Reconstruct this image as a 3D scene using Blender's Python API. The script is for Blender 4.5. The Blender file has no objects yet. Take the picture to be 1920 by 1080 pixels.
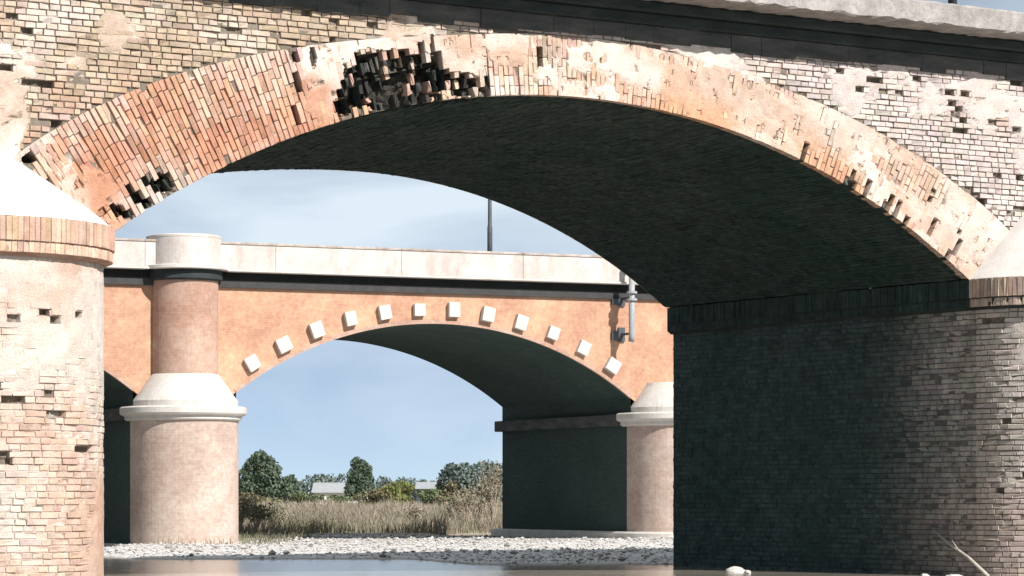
import bpy, math, random
import numpy as np
from mathutils import Matrix, Vector

# ------------------------------------------------------------------ camera, sky, sun, exposure
scene = bpy.context.scene
EYE = 1.37
FPX, HY = 5600.0, 935.0                      # focal length and horizon row for a 1920 px wide picture
cam_data = bpy.data.cameras.new('camera')
cam = bpy.data.objects.new('camera', cam_data)
scene.collection.objects.link(cam)
cam.location = (0, 0, EYE)
cam.rotation_euler = (math.radians(90), 0, 0)
cam_data.sensor_width = 36.0
cam_data.lens = FPX / 1920 * 36.0
cam_data.shift_y = (HY - 540) / 1920
cam_data.clip_start = 0.5
cam_data.clip_end = 20000
scene.camera = cam

SUN_EL = math.radians(38.5)
SUN_H = Vector((0.674, -0.739)).normalized()
SUN_ROT = math.atan2(SUN_H.x, SUN_H.y)
world = bpy.data.worlds.new('World')
scene.world = world
world.use_nodes = True
wt = world.node_tree
wt.nodes.clear()
w_out = wt.nodes.new('ShaderNodeOutputWorld')
w_bg = wt.nodes.new('ShaderNodeBackground')
w_sky = wt.nodes.new('ShaderNodeTexSky')
w_sky.sky_type = 'NISHITA'
w_sky.sun_disc = False
w_sky.sun_elevation = SUN_EL
w_sky.sun_rotation = SUN_ROT
w_sky.altitude = 1000
w_sky.air_density = 0.3
w_sky.dust_density = 0.0
w_sky.ozone_density = 0.6
w_bg.inputs['Strength'].default_value = 0.056
# broad soft cloud
w_tc = wt.nodes.new('ShaderNodeTexCoord')
w_map = wt.nodes.new('ShaderNodeMapping')
w_map.inputs['Scale'].default_value = (5.0, 5.0, 15.0)
w_map.inputs['Location'].default_value = (9.0, 9.0, 2.0)
w_map.inputs['Rotation'].default_value = (0.0, 0.12, 0.0)
wt.links.new(w_tc.outputs['Generated'], w_map.inputs['Vector'])
w_n = wt.nodes.new('ShaderNodeTexNoise')
w_n.inputs['Scale'].default_value = 1.0
w_n.inputs['Detail'].default_value = 7
w_n.inputs['Roughness'].default_value = 0.55
w_n.inputs['Distortion'].default_value = 0.5
wt.links.new(w_map.outputs[0], w_n.inputs['Vector'])
w_r = wt.nodes.new('ShaderNodeValToRGB')
w_r.color_ramp.elements[0].position = 0.38
w_r.color_ramp.elements[0].color = (0.30, 0.30, 0.30, 1)
w_r.color_ramp.elements[1].position = 0.66
w_r.color_ramp.elements[1].color = (0.85, 0.85, 0.85, 1)
wt.links.new(w_n.outputs['Fac'], w_r.inputs[0])
w_mix = wt.nodes.new('ShaderNodeMixRGB')
wt.links.new(w_r.outputs[0], w_mix.inputs[0])
wt.links.new(w_sky.outputs[0], w_mix.inputs[1])
w_mix.inputs[2].default_value = (10.2, 11.6, 12.5, 1)
wt.links.new(w_mix.outputs[0], w_bg.inputs['Color'])
wt.links.new(w_bg.outputs[0], w_out.inputs['Surface'])

sun_data = bpy.data.lights.new('sun', 'SUN')
sun_data.energy = 5.0
sun_data.angle = math.radians(0.5)
sun_data.color = (1.0, 0.955, 0.90)
sun = bpy.data.objects.new('sun', sun_data)
scene.collection.objects.link(sun)
sdir = Vector((SUN_H.x * math.cos(SUN_EL), SUN_H.y * math.cos(SUN_EL), math.sin(SUN_EL)))
sun.rotation_euler = sdir.to_track_quat('Z', 'Y').to_euler()
sun.location = (30, -20, 40)

vs = scene.view_settings
vs.view_transform = 'Standard'
vs.look = 'None'
vs.gamma = 1.0
vs.use_curve_mapping = False
vs.exposure = 0.58
scene.render.engine = 'CYCLES'
scene.render.resolution_x = 1024
scene.render.resolution_y = 576

# ------------------------------------------------------------------ helpers
rng = np.random.default_rng(7)
random.seed(7)
COL = scene.collection

def link(o, parent=None):
    COL.objects.link(o)
    if parent is not None:
        o.parent = parent
    return o

def mesh_obj(name, verts, faces, mat, parent=None, cols=None, smooth=False):
    me = bpy.data.meshes.new(name)
    verts = np.asarray(verts, dtype=np.float32).reshape(-1, 3)
    if isinstance(faces, np.ndarray):
        n = faces.shape[1]
        me.vertices.add(len(verts)); me.vertices.foreach_set('co', verts.ravel())
        me.loops.add(faces.size); me.loops.foreach_set('vertex_index', faces.astype(np.int32).ravel())
        me.polygons.add(len(faces))
        me.polygons.foreach_set('loop_start', np.arange(0, faces.size, n, dtype=np.int32))
        me.polygons.foreach_set('loop_total', np.full(len(faces), n, dtype=np.int32))
        me.update(calc_edges=True)
    else:
        me.from_pydata(verts.tolist(), [], faces)
    if cols is not None:
        at = me.color_attributes.new('base', 'FLOAT_COLOR', 'POINT')
        c4 = np.ones((len(verts), 4), dtype=np.float32); c4[:, :3] = cols
        at.data.foreach_set('color', c4.ravel())
    me.polygons.foreach_set('use_smooth', np.full(len(me.polygons), smooth))
    me.materials.append(mat)
    me.validate(); me.update()
    return link(bpy.data.objects.new(name, me), parent)

def empty(name, loc, rz=0.0):
    o = bpy.data.objects.new(name, None)
    o.location = loc; o.rotation_euler = (0, 0, rz); o.empty_display_size = 0.5
    return link(o)

def tag(o, label=None, cat=None, group=None, kind=None):
    if label: o['label'] = label
    if cat: o['category'] = cat
    if group: o['group'] = group
    if kind: o['kind'] = kind
    return o

class MB:
    """collects simple solids into one mesh"""
    def __init__(self): self.v = []; self.f = []
    def add(self, v, f):
        b = len(self.v); self.v += [tuple(p) for p in v]; self.f += [[i + b for i in q] for q in f]
    def box(self, x0, x1, y0, y1, z0, z1, c=0.0):
        if c <= 0:
            v = [(x, y, z) for z in (z0, z1) for y in (y0, y1) for x in (x0, x1)]
            self.add(v, [(0, 2, 3, 1), (4, 5, 7, 6), (0, 1, 5, 4), (2, 6, 7, 3), (0, 4, 6, 2), (1, 3, 7, 5)])
        else:
            o = [(x0 + c, y0 + c), (x1 - c, y0 + c), (x1 - c, y1 - c), (x0 + c, y1 - c)]
            p = [(x0, y0), (x1, y0), (x1, y1), (x0, y1)]
            v = [(a, b, z0) for a, b in o] + [(a, b, z0 + c) for a, b in p] + [(a, b, z1 - c) for a, b in p] + [(a, b, z1) for a, b in o]
            f = [(3, 2, 1, 0), (12, 13, 14, 15)]
            for k in range(3):
                for i in range(4):
                    j = (i + 1) % 4; f.append((k * 4 + i, k * 4 + j, k * 4 + 4 + j, k * 4 + 4 + i))
            self.add(v, f)
    def tube(self, pts, rad, n=8):
        pts = [Vector(p) for p in pts]
        if not hasattr(rad, '__len__'): rad = [rad] * len(pts)
        b = len(self.v)
        for i, p in enumerate(pts):
            t = (pts[min(i + 1, len(pts) - 1)] - pts[max(i - 1, 0)]).normalized()
            a = t.cross(Vector((0.31, 0.17, 0.93)) if abs(t.z) < 0.9 else Vector((1, 0, 0))).normalized(); c = t.cross(a)
            for k in range(n):
                q = 2 * math.pi * k / n
                self.v.append(tuple(p + (a * math.cos(q) + c * math.sin(q)) * rad[i]))
        for i in range(len(pts) - 1):
            for k in range(n):
                j = (k + 1) % n
                self.f.append([b + i * n + k, b + i * n + j, b + i * n + n + j, b + i * n + n + k])
        self.f.append([b + k for k in range(n)][::-1]); self.f.append([b + (len(pts) - 1) * n + k for k in range(n)])
    def stadium(self, xc, prof, y1, seg=28):
        """pier shape: half round at y<=0, straight back to y1; prof = list of (radius, z) bottom to top"""
        b = len(self.v); n = seg + 3
        for r, z in prof:
            for k in range(seg + 1):
                a = math.pi * k / seg
                self.v.append((xc - r * math.cos(a), -r * math.sin(a), z))
            self.v.append((xc + r, y1, z)); self.v.append((xc - r, y1, z))
        for i in range(len(prof) - 1):
            for k in range(n):
                j = (k + 1) % n
                self.f.append([b + i * n + k, b + i * n + j, b + i * n + n + j, b + i * n + n + k])
        self.f.append([b + k for k in range(n)][::-1])
        self.f.append([b + (len(prof) - 1) * n + k for k in range(n)])
    def halfround(self, xc, prof, seg=28, y1=0.05):
        self.stadium(xc, prof, y1, seg)
    def build(self, name, mat, parent=None, smooth=False):
        return mesh_obj(name, self.v, self.f, mat, parent, smooth=smooth)

def hash2(ix, iy, seed):
    n = (ix.astype(np.int64) * 374761393 + iy.astype(np.int64) * 668265263 + seed * 1442695041) & 0x7fffffff
    n = ((n ^ (n >> 13)) * 1274126177) & 0x7fffffff
    return ((n ^ (n >> 16)) & 0xffff) / 65535.0

def vnoise(x, y, seed=0):
    x = np.asarray(x, float); y = np.asarray(y, float)
    ix, iy = np.floor(x), np.floor(y); fx, fy = x - ix, y - iy
    fx = fx * fx * (3 - 2 * fx); fy = fy * fy * (3 - 2 * fy)
    a = hash2(ix, iy, seed); b = hash2(ix + 1, iy, seed); c = hash2(ix, iy + 1, seed); d = hash2(ix + 1, iy + 1, seed)
    return (a * (1 - fx) + b * fx) * (1 - fy) + (c * (1 - fx) + d * fx) * fy

def fbm(x, y, seed=0, o=4):
    s = 0; a = 0.5; t = 0
    for k in range(o):
        s = s + a * vnoise(np.asarray(x) * 2 ** k, np.asarray(y) * 2 ** k, seed + k * 17); t += a; a *= 0.55
    return s / t

def sstep(a, b, x):
    t = np.clip((np.asarray(x, float) - a) / (b - a), 0, 1)
    return t * t * (3 - 2 * t)

def lerp(a, b, t):
    a = np.asarray(a, float); b = np.asarray(b, float); t = np.asarray(t, float)
    return a + (b - a) * (t[..., None] if a.ndim and t.ndim else t)

# ------------------------------------------------------------------ materials
def nt_new(name):
    m = bpy.data.materials.new(name); m.use_nodes = True
    nt = m.node_tree; nt.nodes.clear()
    out = nt.nodes.new('ShaderNodeOutputMaterial'); p = nt.nodes.new('ShaderNodeBsdfPrincipled')
    nt.links.new(p.outputs[0], out.inputs['Surface'])
    p.inputs['Specular IOR Level'].default_value = 0.25
    return m, nt, p

def noise_node(nt, scale, detail=5, rough=0.6, vec=None, stretch=None):
    n = nt.nodes.new('ShaderNodeTexNoise')
    n.inputs['Scale'].default_value = scale; n.inputs['Detail'].default_value = detail; n.inputs['Roughness'].default_value = rough
    if vec is None:
        tc = nt.nodes.new('ShaderNodeNewGeometry'); vec = tc.outputs['Position']
    if stretch:
        mp = nt.nodes.new('ShaderNodeMapping'); mp.inputs['Scale'].default_value = stretch
        nt.links.new(vec, mp.inputs['Vector']); vec = mp.outputs[0]
    nt.links.new(vec, n.inputs['Vector'])
    return n

def ramp(nt, src, stops):
    r = nt.nodes.new('ShaderNodeValToRGB')
    e = r.color_ramp.elements
    while len(e) > len(stops): e.remove(e[-1])
    while len(e) < len(stops): e.new(0.5)
    for el, (p, c) in zip(e, stops):
        el.position = p; el.color = (*c, 1) if len(c) == 3 else c
    nt.links.new(src, r.inputs[0])
    return r.outputs[0]

def mixc(nt, mode, fac, a, b):
    m = nt.nodes.new('ShaderNodeMixRGB'); m.blend_type = mode
    for i, s in ((0, fac), (1, a), (2, b)):
        if hasattr(s, 'is_output') or hasattr(s, 'links'): nt.links.new(s, m.inputs[i])
        elif i == 0: m.inputs[0].default_value = s
        else: m.inputs[i].default_value = (*s, 1)
    return m.outputs[0]

def bump(nt, p, h, strength, dist):
    b = nt.nodes.new('ShaderNodeBump'); b.inputs['Strength'].default_value = strength; b.inputs['Distance'].default_value = dist
    nt.links.new(h, b.inputs['Height']); nt.links.new(b.outputs[0], p.inputs['Normal'])

def mat_masonry(name, from_object=False, lo=0.72, hi=1.18, bd=0.012, bloom=0.45):
    """fired clay / mortar: colour comes from the piece, the nodes add blotches, pits and grain"""
    m, nt, p = nt_new(name)
    if from_object:
        oi = nt.nodes.new('ShaderNodeObjectInfo'); base = oi.outputs['Color']
    else:
        at = nt.nodes.new('ShaderNodeAttribute'); at.attribute_name = 'base'; base = at.outputs['Color']
    n1 = noise_node(nt, 5.0, 6, 0.65)
    c = mixc(nt, 'MULTIPLY', 1.0, base, ramp(nt, n1.outputs['Fac'], [(0.25, (lo, lo * 0.98, lo * 0.96)), (0.75, (hi, hi, hi))]))
    n2 = noise_node(nt, 38.0, 4, 0.7)
    c = mixc(nt, 'MULTIPLY', 0.7, c, ramp(nt, n2.outputs['Fac'], [(0.3, (0.72, 0.70, 0.68)), (0.7, (1.15, 1.15, 1.15))]))
    n3 = noise_node(nt, 1.3, 5, 0.7)
    c = mixc(nt, 'MIX', ramp(nt, n3.outputs['Fac'], [(0.55, (0, 0, 0)), (0.75, (bloom,) * 3)]), c, (0.62, 0.57, 0.52))
    nt.links.new(c, p.inputs['Base Color']); p.inputs['Roughness'].default_value = 0.92
    bump(nt, p, n2.outputs['Fac'], 0.8, bd)
    return m

def mat_plain(name, stops, scale=3.0, rough=0.85, bs=40.0, bd=0.01, stretch=None, streak=None):
    m, nt, p = nt_new(name)
    n1 = noise_node(nt, scale, 7, 0.65, stretch=stretch)
    c = ramp(nt, n1.outputs['Fac'], stops)
    if streak:
        ns = noise_node(nt, 1.0, 6, 0.7, stretch=streak[0])
        c = mixc(nt, 'MIX', ramp(nt, ns.outputs['Fac'], [(streak[2], (0, 0, 0)), (streak[3], (streak[4],) * 3)]), c, streak[1])
    n2 = noise_node(nt, bs, 5, 0.7)
    c = mixc(nt, 'MULTIPLY', 0.6, c, ramp(nt, n2.outputs['Fac'], [(0.3, (0.75, 0.75, 0.75)), (0.7, (1.12, 1.12, 1.12))]))
    nt.links.new(c, p.inputs['Base Color']); p.inputs['Roughness'].default_value = rough
    bump(nt, p, n2.outputs['Fac'], 0.7, bd)
    return m

def mat_fine_brick(name, c1, c2, mortar, blot, along):
    """brickwork too far off to tell the bricks apart; 'along' = horizontal direction of the courses"""
    m, nt, p = nt_new(name)
    tc = nt.nodes.new('ShaderNodeTexCoord')
    if along == 'round':
        sp = nt.nodes.new('ShaderNodeSeparateXYZ'); nt.links.new(tc.outputs['Object'], sp.inputs[0])
        ad = nt.nodes.new('ShaderNodeMath'); ad.operation = 'ADD'
        nt.links.new(sp.outputs['X'], ad.inputs[0]); nt.links.new(sp.outputs['Y'], ad.inputs[1])
        cb = nt.nodes.new('ShaderNodeCombineXYZ'); nt.links.new(ad.outputs[0], cb.inputs[0]); nt.links.new(sp.outputs['Z'], cb.inputs[1])
    else:
        sp = nt.nodes.new('ShaderNodeSeparateXYZ'); nt.links.new(tc.outputs['Object'], sp.inputs[0])
        cb = nt.nodes.new('ShaderNodeCombineXYZ')
        nt.links.new(sp.outputs[along], cb.inputs[0]); nt.links.new(sp.outputs['Z'], cb.inputs[1])
    br = nt.nodes.new('ShaderNodeTexBrick')
    br.inputs['Scale'].default_value = 1.0; br.inputs['Brick Width'].default_value = 0.26; br.inputs['Row Height'].default_value = 0.068
    br.inputs['Mortar Size'].default_value = 0.006; br.inputs['Color1'].default_value = (*c1, 1); br.inputs['Color2'].default_value = (*c2, 1)
    br.inputs['Mortar'].default_value = (*mortar, 1); br.inputs['Bias'].default_value = 0.0
    nt.links.new(cb.outputs[0], br.inputs['Vector'])
    n1 = noise_node(nt, 1.1, 7, 0.68)
    c = mixc(nt, 'MIX', ramp(nt, n1.outputs['Fac'], [(0.42, (0, 0, 0)), (0.68, (0.75, 0.75, 0.75))]), br.outputs['Color'], blot)
    n2 = noise_node(nt, 9.0, 5, 0.7)
    c = mixc(nt, 'MULTIPLY', 0.9, c, ramp(nt, n2.outputs['Fac'], [(0.3, (0.78, 0.75, 0.72)), (0.72, (1.16, 1.16, 1.16))]))
    n3 = noise_node(nt, 0.55, 5, 0.6)
    c = mixc(nt, 'MULTIPLY', 0.8, c, ramp(nt, n3.outputs['Fac'], [(0.35, (0.86, 0.80, 0.78)), (0.65, (1.08, 1.08, 1.04))]))
    nt.links.new(c, p.inputs['Base Color']); p.inputs['Roughness'].default_value = 0.92
    bump(nt, p, br.outputs['Fac'], -0.35, 0.008)
    return m

M = {}
M['brick'] = mat_masonry('fired_brick')
M['brick_piece'] = mat_masonry('fired_brick_piece', True)
M['mortar'] = mat_masonry('lime_mortar', False, 0.8, 1.15, 0.02)
M['vault_brick'] = mat_masonry('shade_toned_vault_brick', False, 0.5, 1.35, 0.03, 0.03)  # for vault and flank bricks, whose colours carry painted shade
M['cap'] = mat_plain('white_render', [(0.3, (0.54, 0.515, 0.49)), (0.7, (0.68, 0.66, 0.635))], 2.0, 0.9, 30, 0.01,
                   streak=((2.5, 2.5, 0.6), (0.42, 0.37, 0.33), 0.56, 0.78, 0.6))
M['concrete'] = mat_plain('old_concrete', [(0.25, (0.20, 0.185, 0.175)), (0.5, (0.32, 0.295, 0.285)), (0.75, (0.46, 0.43, 0.41))], 3.5, 0.9, 28, 0.03,
                          streak=((2.6, 2.6, 0.25), (0.20, 0.18, 0.17), 0.56, 0.72, 0.8))
M['shade_stone'] = mat_plain('shade_black_stone', [(0.25, (0.014, 0.021, 0.022)), (0.6, (0.038, 0.048, 0.048)), (0.85, (0.085, 0.09, 0.085))], 2.5, 0.95, 22, 0.03, stretch=(0.6, 0.6, 2.5))  # deep shade under slab and cornice, put into the stone colour
M['shade_grey'] = mat_plain('shade_grey_stone', [(0.25, (0.03, 0.038, 0.038)), (0.6, (0.09, 0.092, 0.088)), (0.85, (0.17, 0.16, 0.15))], 2.5, 0.95, 22, 0.03, stretch=(0.6, 0.6, 2.5))  # lighter shade tone, likewise put into the stone colour
M['asphalt'] = mat_plain('asphalt', [(0.3, (0.04, 0.04, 0.04)), (0.7, (0.06, 0.06, 0.06))], 4)
M['b_wall'] = mat_fine_brick('orange_brickwork', (0.42, 0.235, 0.165), (0.46, 0.27, 0.19), (0.45, 0.295, 0.215), (0.51, 0.355, 0.24), 'X')
M['b_pier'] = mat_fine_brick('pinkish_grey_brickwork', (0.39, 0.30, 0.26), (0.44, 0.345, 0.305), (0.44, 0.37, 0.33), (0.49, 0.43, 0.385), 'round')
M['b_column'] = mat_fine_brick('pinkish_brickwork', (0.37, 0.225, 0.17), (0.41, 0.265, 0.205), (0.40, 0.295, 0.245), (0.42, 0.325, 0.28), 'round')
M['b_vault'] = mat_fine_brick('shaded_vault_brickwork', (0.030, 0.054, 0.050), (0.046, 0.072, 0.068), (0.042, 0.066, 0.062), (0.026, 0.048, 0.044), 'Y')  # shade of vaults and pier sides put into the brick colour
M['b_stone'] = mat_plain('white_stone', [(0.3, (0.47, 0.44, 0.405)), (0.7, (0.60, 0.575, 0.54))], 2.5, 0.8, 25, 0.008,
                       streak=((3.0, 3.0, 1.0), (0.30, 0.27, 0.23), 0.55, 0.75, 0.6))
M['b_parapet'] = mat_plain('pale_parapet_render', [(0.3, (0.46, 0.41, 0.38)), (0.7, (0.58, 0.545, 0.52))], 1.4, 0.85, 20, 0.008,
                           streak=((1.6, 1.6, 0.5), (0.33, 0.26, 0.215), 0.50, 0.76, 0.8))
M['b_coping'] = mat_plain('stained_coping', [(0.3, (0.24, 0.19, 0.16)), (0.7, (0.50, 0.45, 0.41))], 2.5, 0.85, 20, 0.01)
M['grey_metal'] = mat_plain('grey_painted_metal', [(0.3, (0.24, 0.25, 0.26)), (0.7, (0.36, 0.37, 0.385))], 3, 0.5, 20, 0.002)
M['dark_metal'] = mat_plain('dark_painted_metal', [(0.3, (0.05, 0.06, 0.07)), (0.7, (0.09, 0.10, 0.115))], 3, 0.5, 20, 0.002)
M['rock'] = mat_plain('pale_river_stone', [(0.3, (0.34, 0.325, 0.30)), (0.7, (0.58, 0.56, 0.53))], 4, 0.85, 25, 0.01)
M['wood'] = mat_plain('bleached_wood', [(0.3, (0.30, 0.27, 0.22)), (0.7, (0.48, 0.44, 0.38))], 6, 0.85, 30, 0.004)
M['bark'] = mat_plain('bark', [(0.3, (0.10, 0.08, 0.06)), (0.7, (0.20, 0.16, 0.12))], 6, 0.9, 30, 0.01)
M['twig'] = mat_plain('dry_twig', [(0.3, (0.30, 0.25, 0.19)), (0.7, (0.46, 0.40, 0.32))], 3, 0.9, 30, 0.002)
def mat_leaf(name, a, b, sc=0.9):
    m = mat_plain(name, [(0.3, a), (0.7, b)], sc, 0.7, 6, 0.0)
    return m
M['leaf_dark'] = mat_leaf('dark_foliage', (0.05, 0.08, 0.058), (0.12, 0.155, 0.10))
M['leaf_mid'] = mat_leaf('mid_foliage', (0.07, 0.095, 0.05), (0.15, 0.18, 0.09))
M['leaf_lime'] = mat_leaf('yellow_green_foliage', (0.10, 0.12, 0.035), (0.19, 0.20, 0.07))
M['leaf_far'] = mat_leaf('far_foliage', (0.085, 0.12, 0.11), (0.16, 0.19, 0.16), 0.15)
M['leaf_olive'] = mat_leaf('olive_foliage', (0.11, 0.105, 0.055), (0.19, 0.17, 0.10))
M['straw'] = mat_leaf('dry_grass', (0.17, 0.145, 0.105), (0.33, 0.285, 0.22), 0.5)
M['straw_green'] = mat_leaf('half_dry_weeds', (0.10, 0.105, 0.06), (0.22, 0.205, 0.135), 0.6)
M['scrub_brown'] = mat_leaf('brown_scrub', (0.13, 0.10, 0.075), (0.25, 0.205, 0.16), 0.8)
M['roof_white'] = mat_plain('pale_roof_sheet', [(0.3, (0.27, 0.28, 0.29)), (0.7, (0.35, 0.36, 0.37))], 1, 0.6, 5, 0.01)
M['wall_white'] = mat_plain('white_house_wall', [(0.3, (0.55, 0.54, 0.52)), (0.7, (0.7, 0.68, 0.65))], 1, 0.9, 5, 0.01)
M['wall_pink'] = mat_plain('pinkish_house_wall', [(0.3, (0.5, 0.36, 0.28)), (0.7, (0.62, 0.46, 0.37))], 1, 0.9, 5, 0.01)
M['roof_tile'] = mat_plain('terracotta_roof', [(0.3, (0.32, 0.17, 0.11)), (0.7, (0.45, 0.27, 0.18))], 1, 0.9, 5, 0.01)
M['glass_dark'] = mat_plain('dark_window', [(0.3, (0.03, 0.035, 0.04)), (0.7, (0.06, 0.07, 0.08))], 1, 0.2, 5, 0.0)

# ------------------------------------------------------------------ brick laying on curved or flat faces
def flat_map(u, w, d): return np.stack([u, -d, w], -1)

def box_verts(u0, u1, w0, w1, d, depth, ch, jit, r):
    """12 corners of each brick in face coordinates: back ring, shoulder ring, chamfered front ring"""
    n = len(u0); P = np.zeros((n, 12, 3))
    for k, (a, b) in enumerate(((0, 0), (1, 0), (1, 1), (0, 1))):
        U = np.where(a, u1, u0); W = np.where(b, w1, w0); su = 1 - 2 * a; sw = 1 - 2 * b
        P[:, k] = np.stack([U, W, d - depth], -1)
        P[:, 4 + k] = np.stack([U, W, d - ch], -1)
        P[:, 8 + k] = np.stack([U + su * ch, W + sw * ch, d], -1)
    P[:, 4:8] += r.normal(0, jit * 0.5, (n, 4, 3)); P[:, 8:12] += r.normal(0, jit, (n, 4, 3)) * [1, 1, 0.7]
    chip = r.random((n, 4)) < 0.10
    P[:, 8:12, 2] -= chip * r.uniform(0.008, 0.028, (n, 4))
    return P
BF = np.array([[8, 9, 10, 11]] + [[4 + i, 4 + (i + 1) % 4, 8 + (i + 1) % 4, 8 + i] for i in range(4)] + [[i, (i + 1) % 4, 4 + (i + 1) % 4, 4 + i] for i in range(4)])

UNIT = []
def unit_bricks():
    r = np.random.default_rng(3)
    o = np.zeros(1)
    for k in range(8):
        P = box_verts(o - .5, o + .5, o - .5, o + .5, o, np.array([1.0]), 0.045, 0.0, r)[0]
        P[8:12, :2] += r.normal(0, 0.02, (4, 2)); P[8:12, 2] += r.normal(0, 0.03, 4)
        if k % 3 == 0: P[8 + k % 4, 2] -= 0.18
        me = bpy.data.meshes.new('brick_shape')
        me.from_pydata([(p[0], -p[2], p[1]) for p in P], [], BF.tolist())
        me.materials.append(M['brick_piece']); UNIT.append(me)
unit_bricks()

def to_px(world):
    Y = world[:, 1]
    return 960 + FPX * world[:, 0] / Y, HY - FPX * (world[:, 2] - EYE) / Y, Y

def lay(bricks, fmap, parent, thing_mat, piece, bulk, depth=0.10, n_single=300, mat=None, jit=0.0035, ch=0.006, seed=1, allow=None):
    """bricks: rows of u0,u1,w0,w1,d,r,g,b. The n_single that show largest become objects, the rest one mesh."""
    r = np.random.default_rng(seed)
    B = np.array(bricks, float)
    uc, wc = (B[:, 0] + B[:, 1]) / 2, (B[:, 2] + B[:, 3]) / 2
    single = np.zeros(len(B), bool)
    if n_single:
        c = fmap(uc, wc, B[:, 4]); wp = c @ np.array(thing_mat.to_3x3()).T + np.array(thing_mat.translation)
        px, py, Y = to_px(wp)
        area = (B[:, 1] - B[:, 0]) * (B[:, 3] - B[:, 2]) / Y ** 2
        ok = (px > 4) & (px < 1916) & (py > 4) & (py < 1076)
        if allow is not None: ok &= allow(px, py)
        area = np.where(ok, area, -1)
        idx = np.argsort(-area)[:n_single]; single[idx[area[idx] > 0]] = True
    for i in np.nonzero(single)[0]:
        u, w, d = uc[i:i + 1], wc[i:i + 1], B[i, 4:5]
        e = 1e-3
        p0 = fmap(u, w, d)[0]
        eu = fmap(u + e, w, d)[0] - p0; ew = fmap(u, w + e, d)[0] - p0; en = fmap(u, w, d + e)[0] - p0
        eu, ew, en = [Vector(q).normalized() for q in (eu, ew, en)]
        su, sw = B[i, 1] - B[i, 0], B[i, 3] - B[i, 2]
        m4 = Matrix(((eu.x * su, -en.x * depth, ew.x * sw, p0[0]), (eu.y * su, -en.y * depth, ew.y * sw, p0[1]),
                     (eu.z * su, -en.z * depth, ew.z * sw, p0[2]), (0, 0, 0, 1)))
        o = bpy.data.objects.new(piece, UNIT[int(r.integers(0, 8))])
        link(o, parent); o.matrix_local = m4
        o.color = (*B[i, 5:8], 1)
    Q = B[~single]
    P = box_verts(Q[:, 0], Q[:, 1], Q[:, 2], Q[:, 3], Q[:, 4], np.full(len(Q), depth), ch, jit, r)
    V = fmap(P[..., 0].ravel(), P[..., 1].ravel(), P[..., 2].ravel())
    F = (np.arange(len(Q))[:, None, None] * 12 + BF[None]).reshape(-1, 4)
    o = mesh_obj(bulk, V, F, mat or M['brick'], parent, np.repeat(Q[:, 5:8], 12, 0))
    o['kind'] = 'stuff'
    return o

def grid_surface(name, us, ws, dfun, cfun, fmap, mat, parent, keep=None):
    U, W = np.meshgrid(us, ws)
    Dp = dfun(U, W)
    V = fmap(U.ravel(), W.ravel(), Dp.ravel())
    nu, nw = len(us), len(ws)
    i = np.arange(nu - 1)[None] + np.arange(nw - 1)[:, None] * nu
    F = np.stack([i, i + 1, i + nu + 1, i + nu], -1).reshape(-1, 4)
    if keep is not None:
        uc = (U[:-1, :-1] + U[1:, 1:]) / 2; wc = (W[:-1, :-1] + W[1:, 1:]) / 2
        F = F[keep(uc, wc).ravel()]
    return mesh_obj(name, V, F, mat, parent, cfun(U, W, Dp).reshape(-1, 3))

def vary(c, r, s=0.10, hue=0.04):
    c = np.array(c) * (1 + r.normal(0, s))
    return np.clip(c * (1 + r.normal(0, hue, 3)), 0.02, 0.9)

# ================================================================== THE OLD BRICK BRIDGE (near)
A_ANG = math.atan2(0.53514302, 0.84476148)
bridge = empty('brick_bridge', (0, 43.87, 0), A_ANG)
tag(bridge, 'old pale brick arch bridge in front with crumbling arch ring and dark vault', 'bridge')
MA = Matrix.Translation((0, 43.87, 0)) @ Matrix.Rotation(A_ANG, 4, 'Z')
CX, CZ, R = 1.17, -5.84, 13.19
DEPTH = 8.5
ZC = 8.86                     # underside of the concrete edge
NR = 1.8                      # radius of the round pier noses
XL, XR = -6.72, 8.95          # pier faces either side of the opening
PCL, PCR = XL - NR, XR + NR
PERIOD = 19.27
CROSS = math.acos((4.94 - CZ) / R)        # half angle of the arch down to the impost

RING_L, RING_R = math.radians(43), math.radians(39.5)   # the ring courses run on down into the haunches
FAR_X, FAR_Z, FAR_R, FAR_S = 2.15, -4.13, 11.22, 1.326  # the arch has a rounder line at the far face
FAR_C = math.acos((4.94 - FAR_Z) / FAR_R)
def thick(th):                # ring thickness grows toward the left haunch
    d = np.degrees(th)
    return 0.90 + 0.72 * sstep(-6, -38, d) + 0.30 * sstep(8, 38, d)

CAV = [(-1.98, 7.45, .82, .36), (-2.35, 7.22, .50, .30), (-1.55, 7.55, .42, .25), (-.98, 7.40, .52, .17), (-.55, 7.36, .16, .12), (-2.86, 6.92, .16, .13), (-2.2, 7.05, .55, .13), (-1.45, 7.15, .35, .10),
       (-5.65, 5.68, .17, .13), (-5.95, 5.45, .16, .10), (-6.35, 5.25, .26, .10), (-1.36, 7.85, .03, .22), (-3.32, 7.58, .05, .16), (-3.58, 7.58, .06, .07), (.55, 7.9, .14, .03), (.72, 7.82, .03, .07), (-3.6, 7.0, .07, .05),
       (-7.25, 5.45, .10, .16), (-7.62, 5.9, .10, .05), (8.59, 5.74, .06, .07), (8.0, 6.2, .08, .05)]
def cavity(x, z):
    x = np.asarray(x, float); z = np.asarray(z, float)
    k = np.zeros(np.broadcast(x, z).shape)
    wob = (fbm(x * 4, z * 4, 91) - .5) * .9
    for cx, cz, a, b in CAV:
        k = np.maximum(k, 1 - (((x - cx) / a) ** 2 + ((z - cz) / b) ** 2) + wob)
    return k                  # > 0 inside

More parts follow.
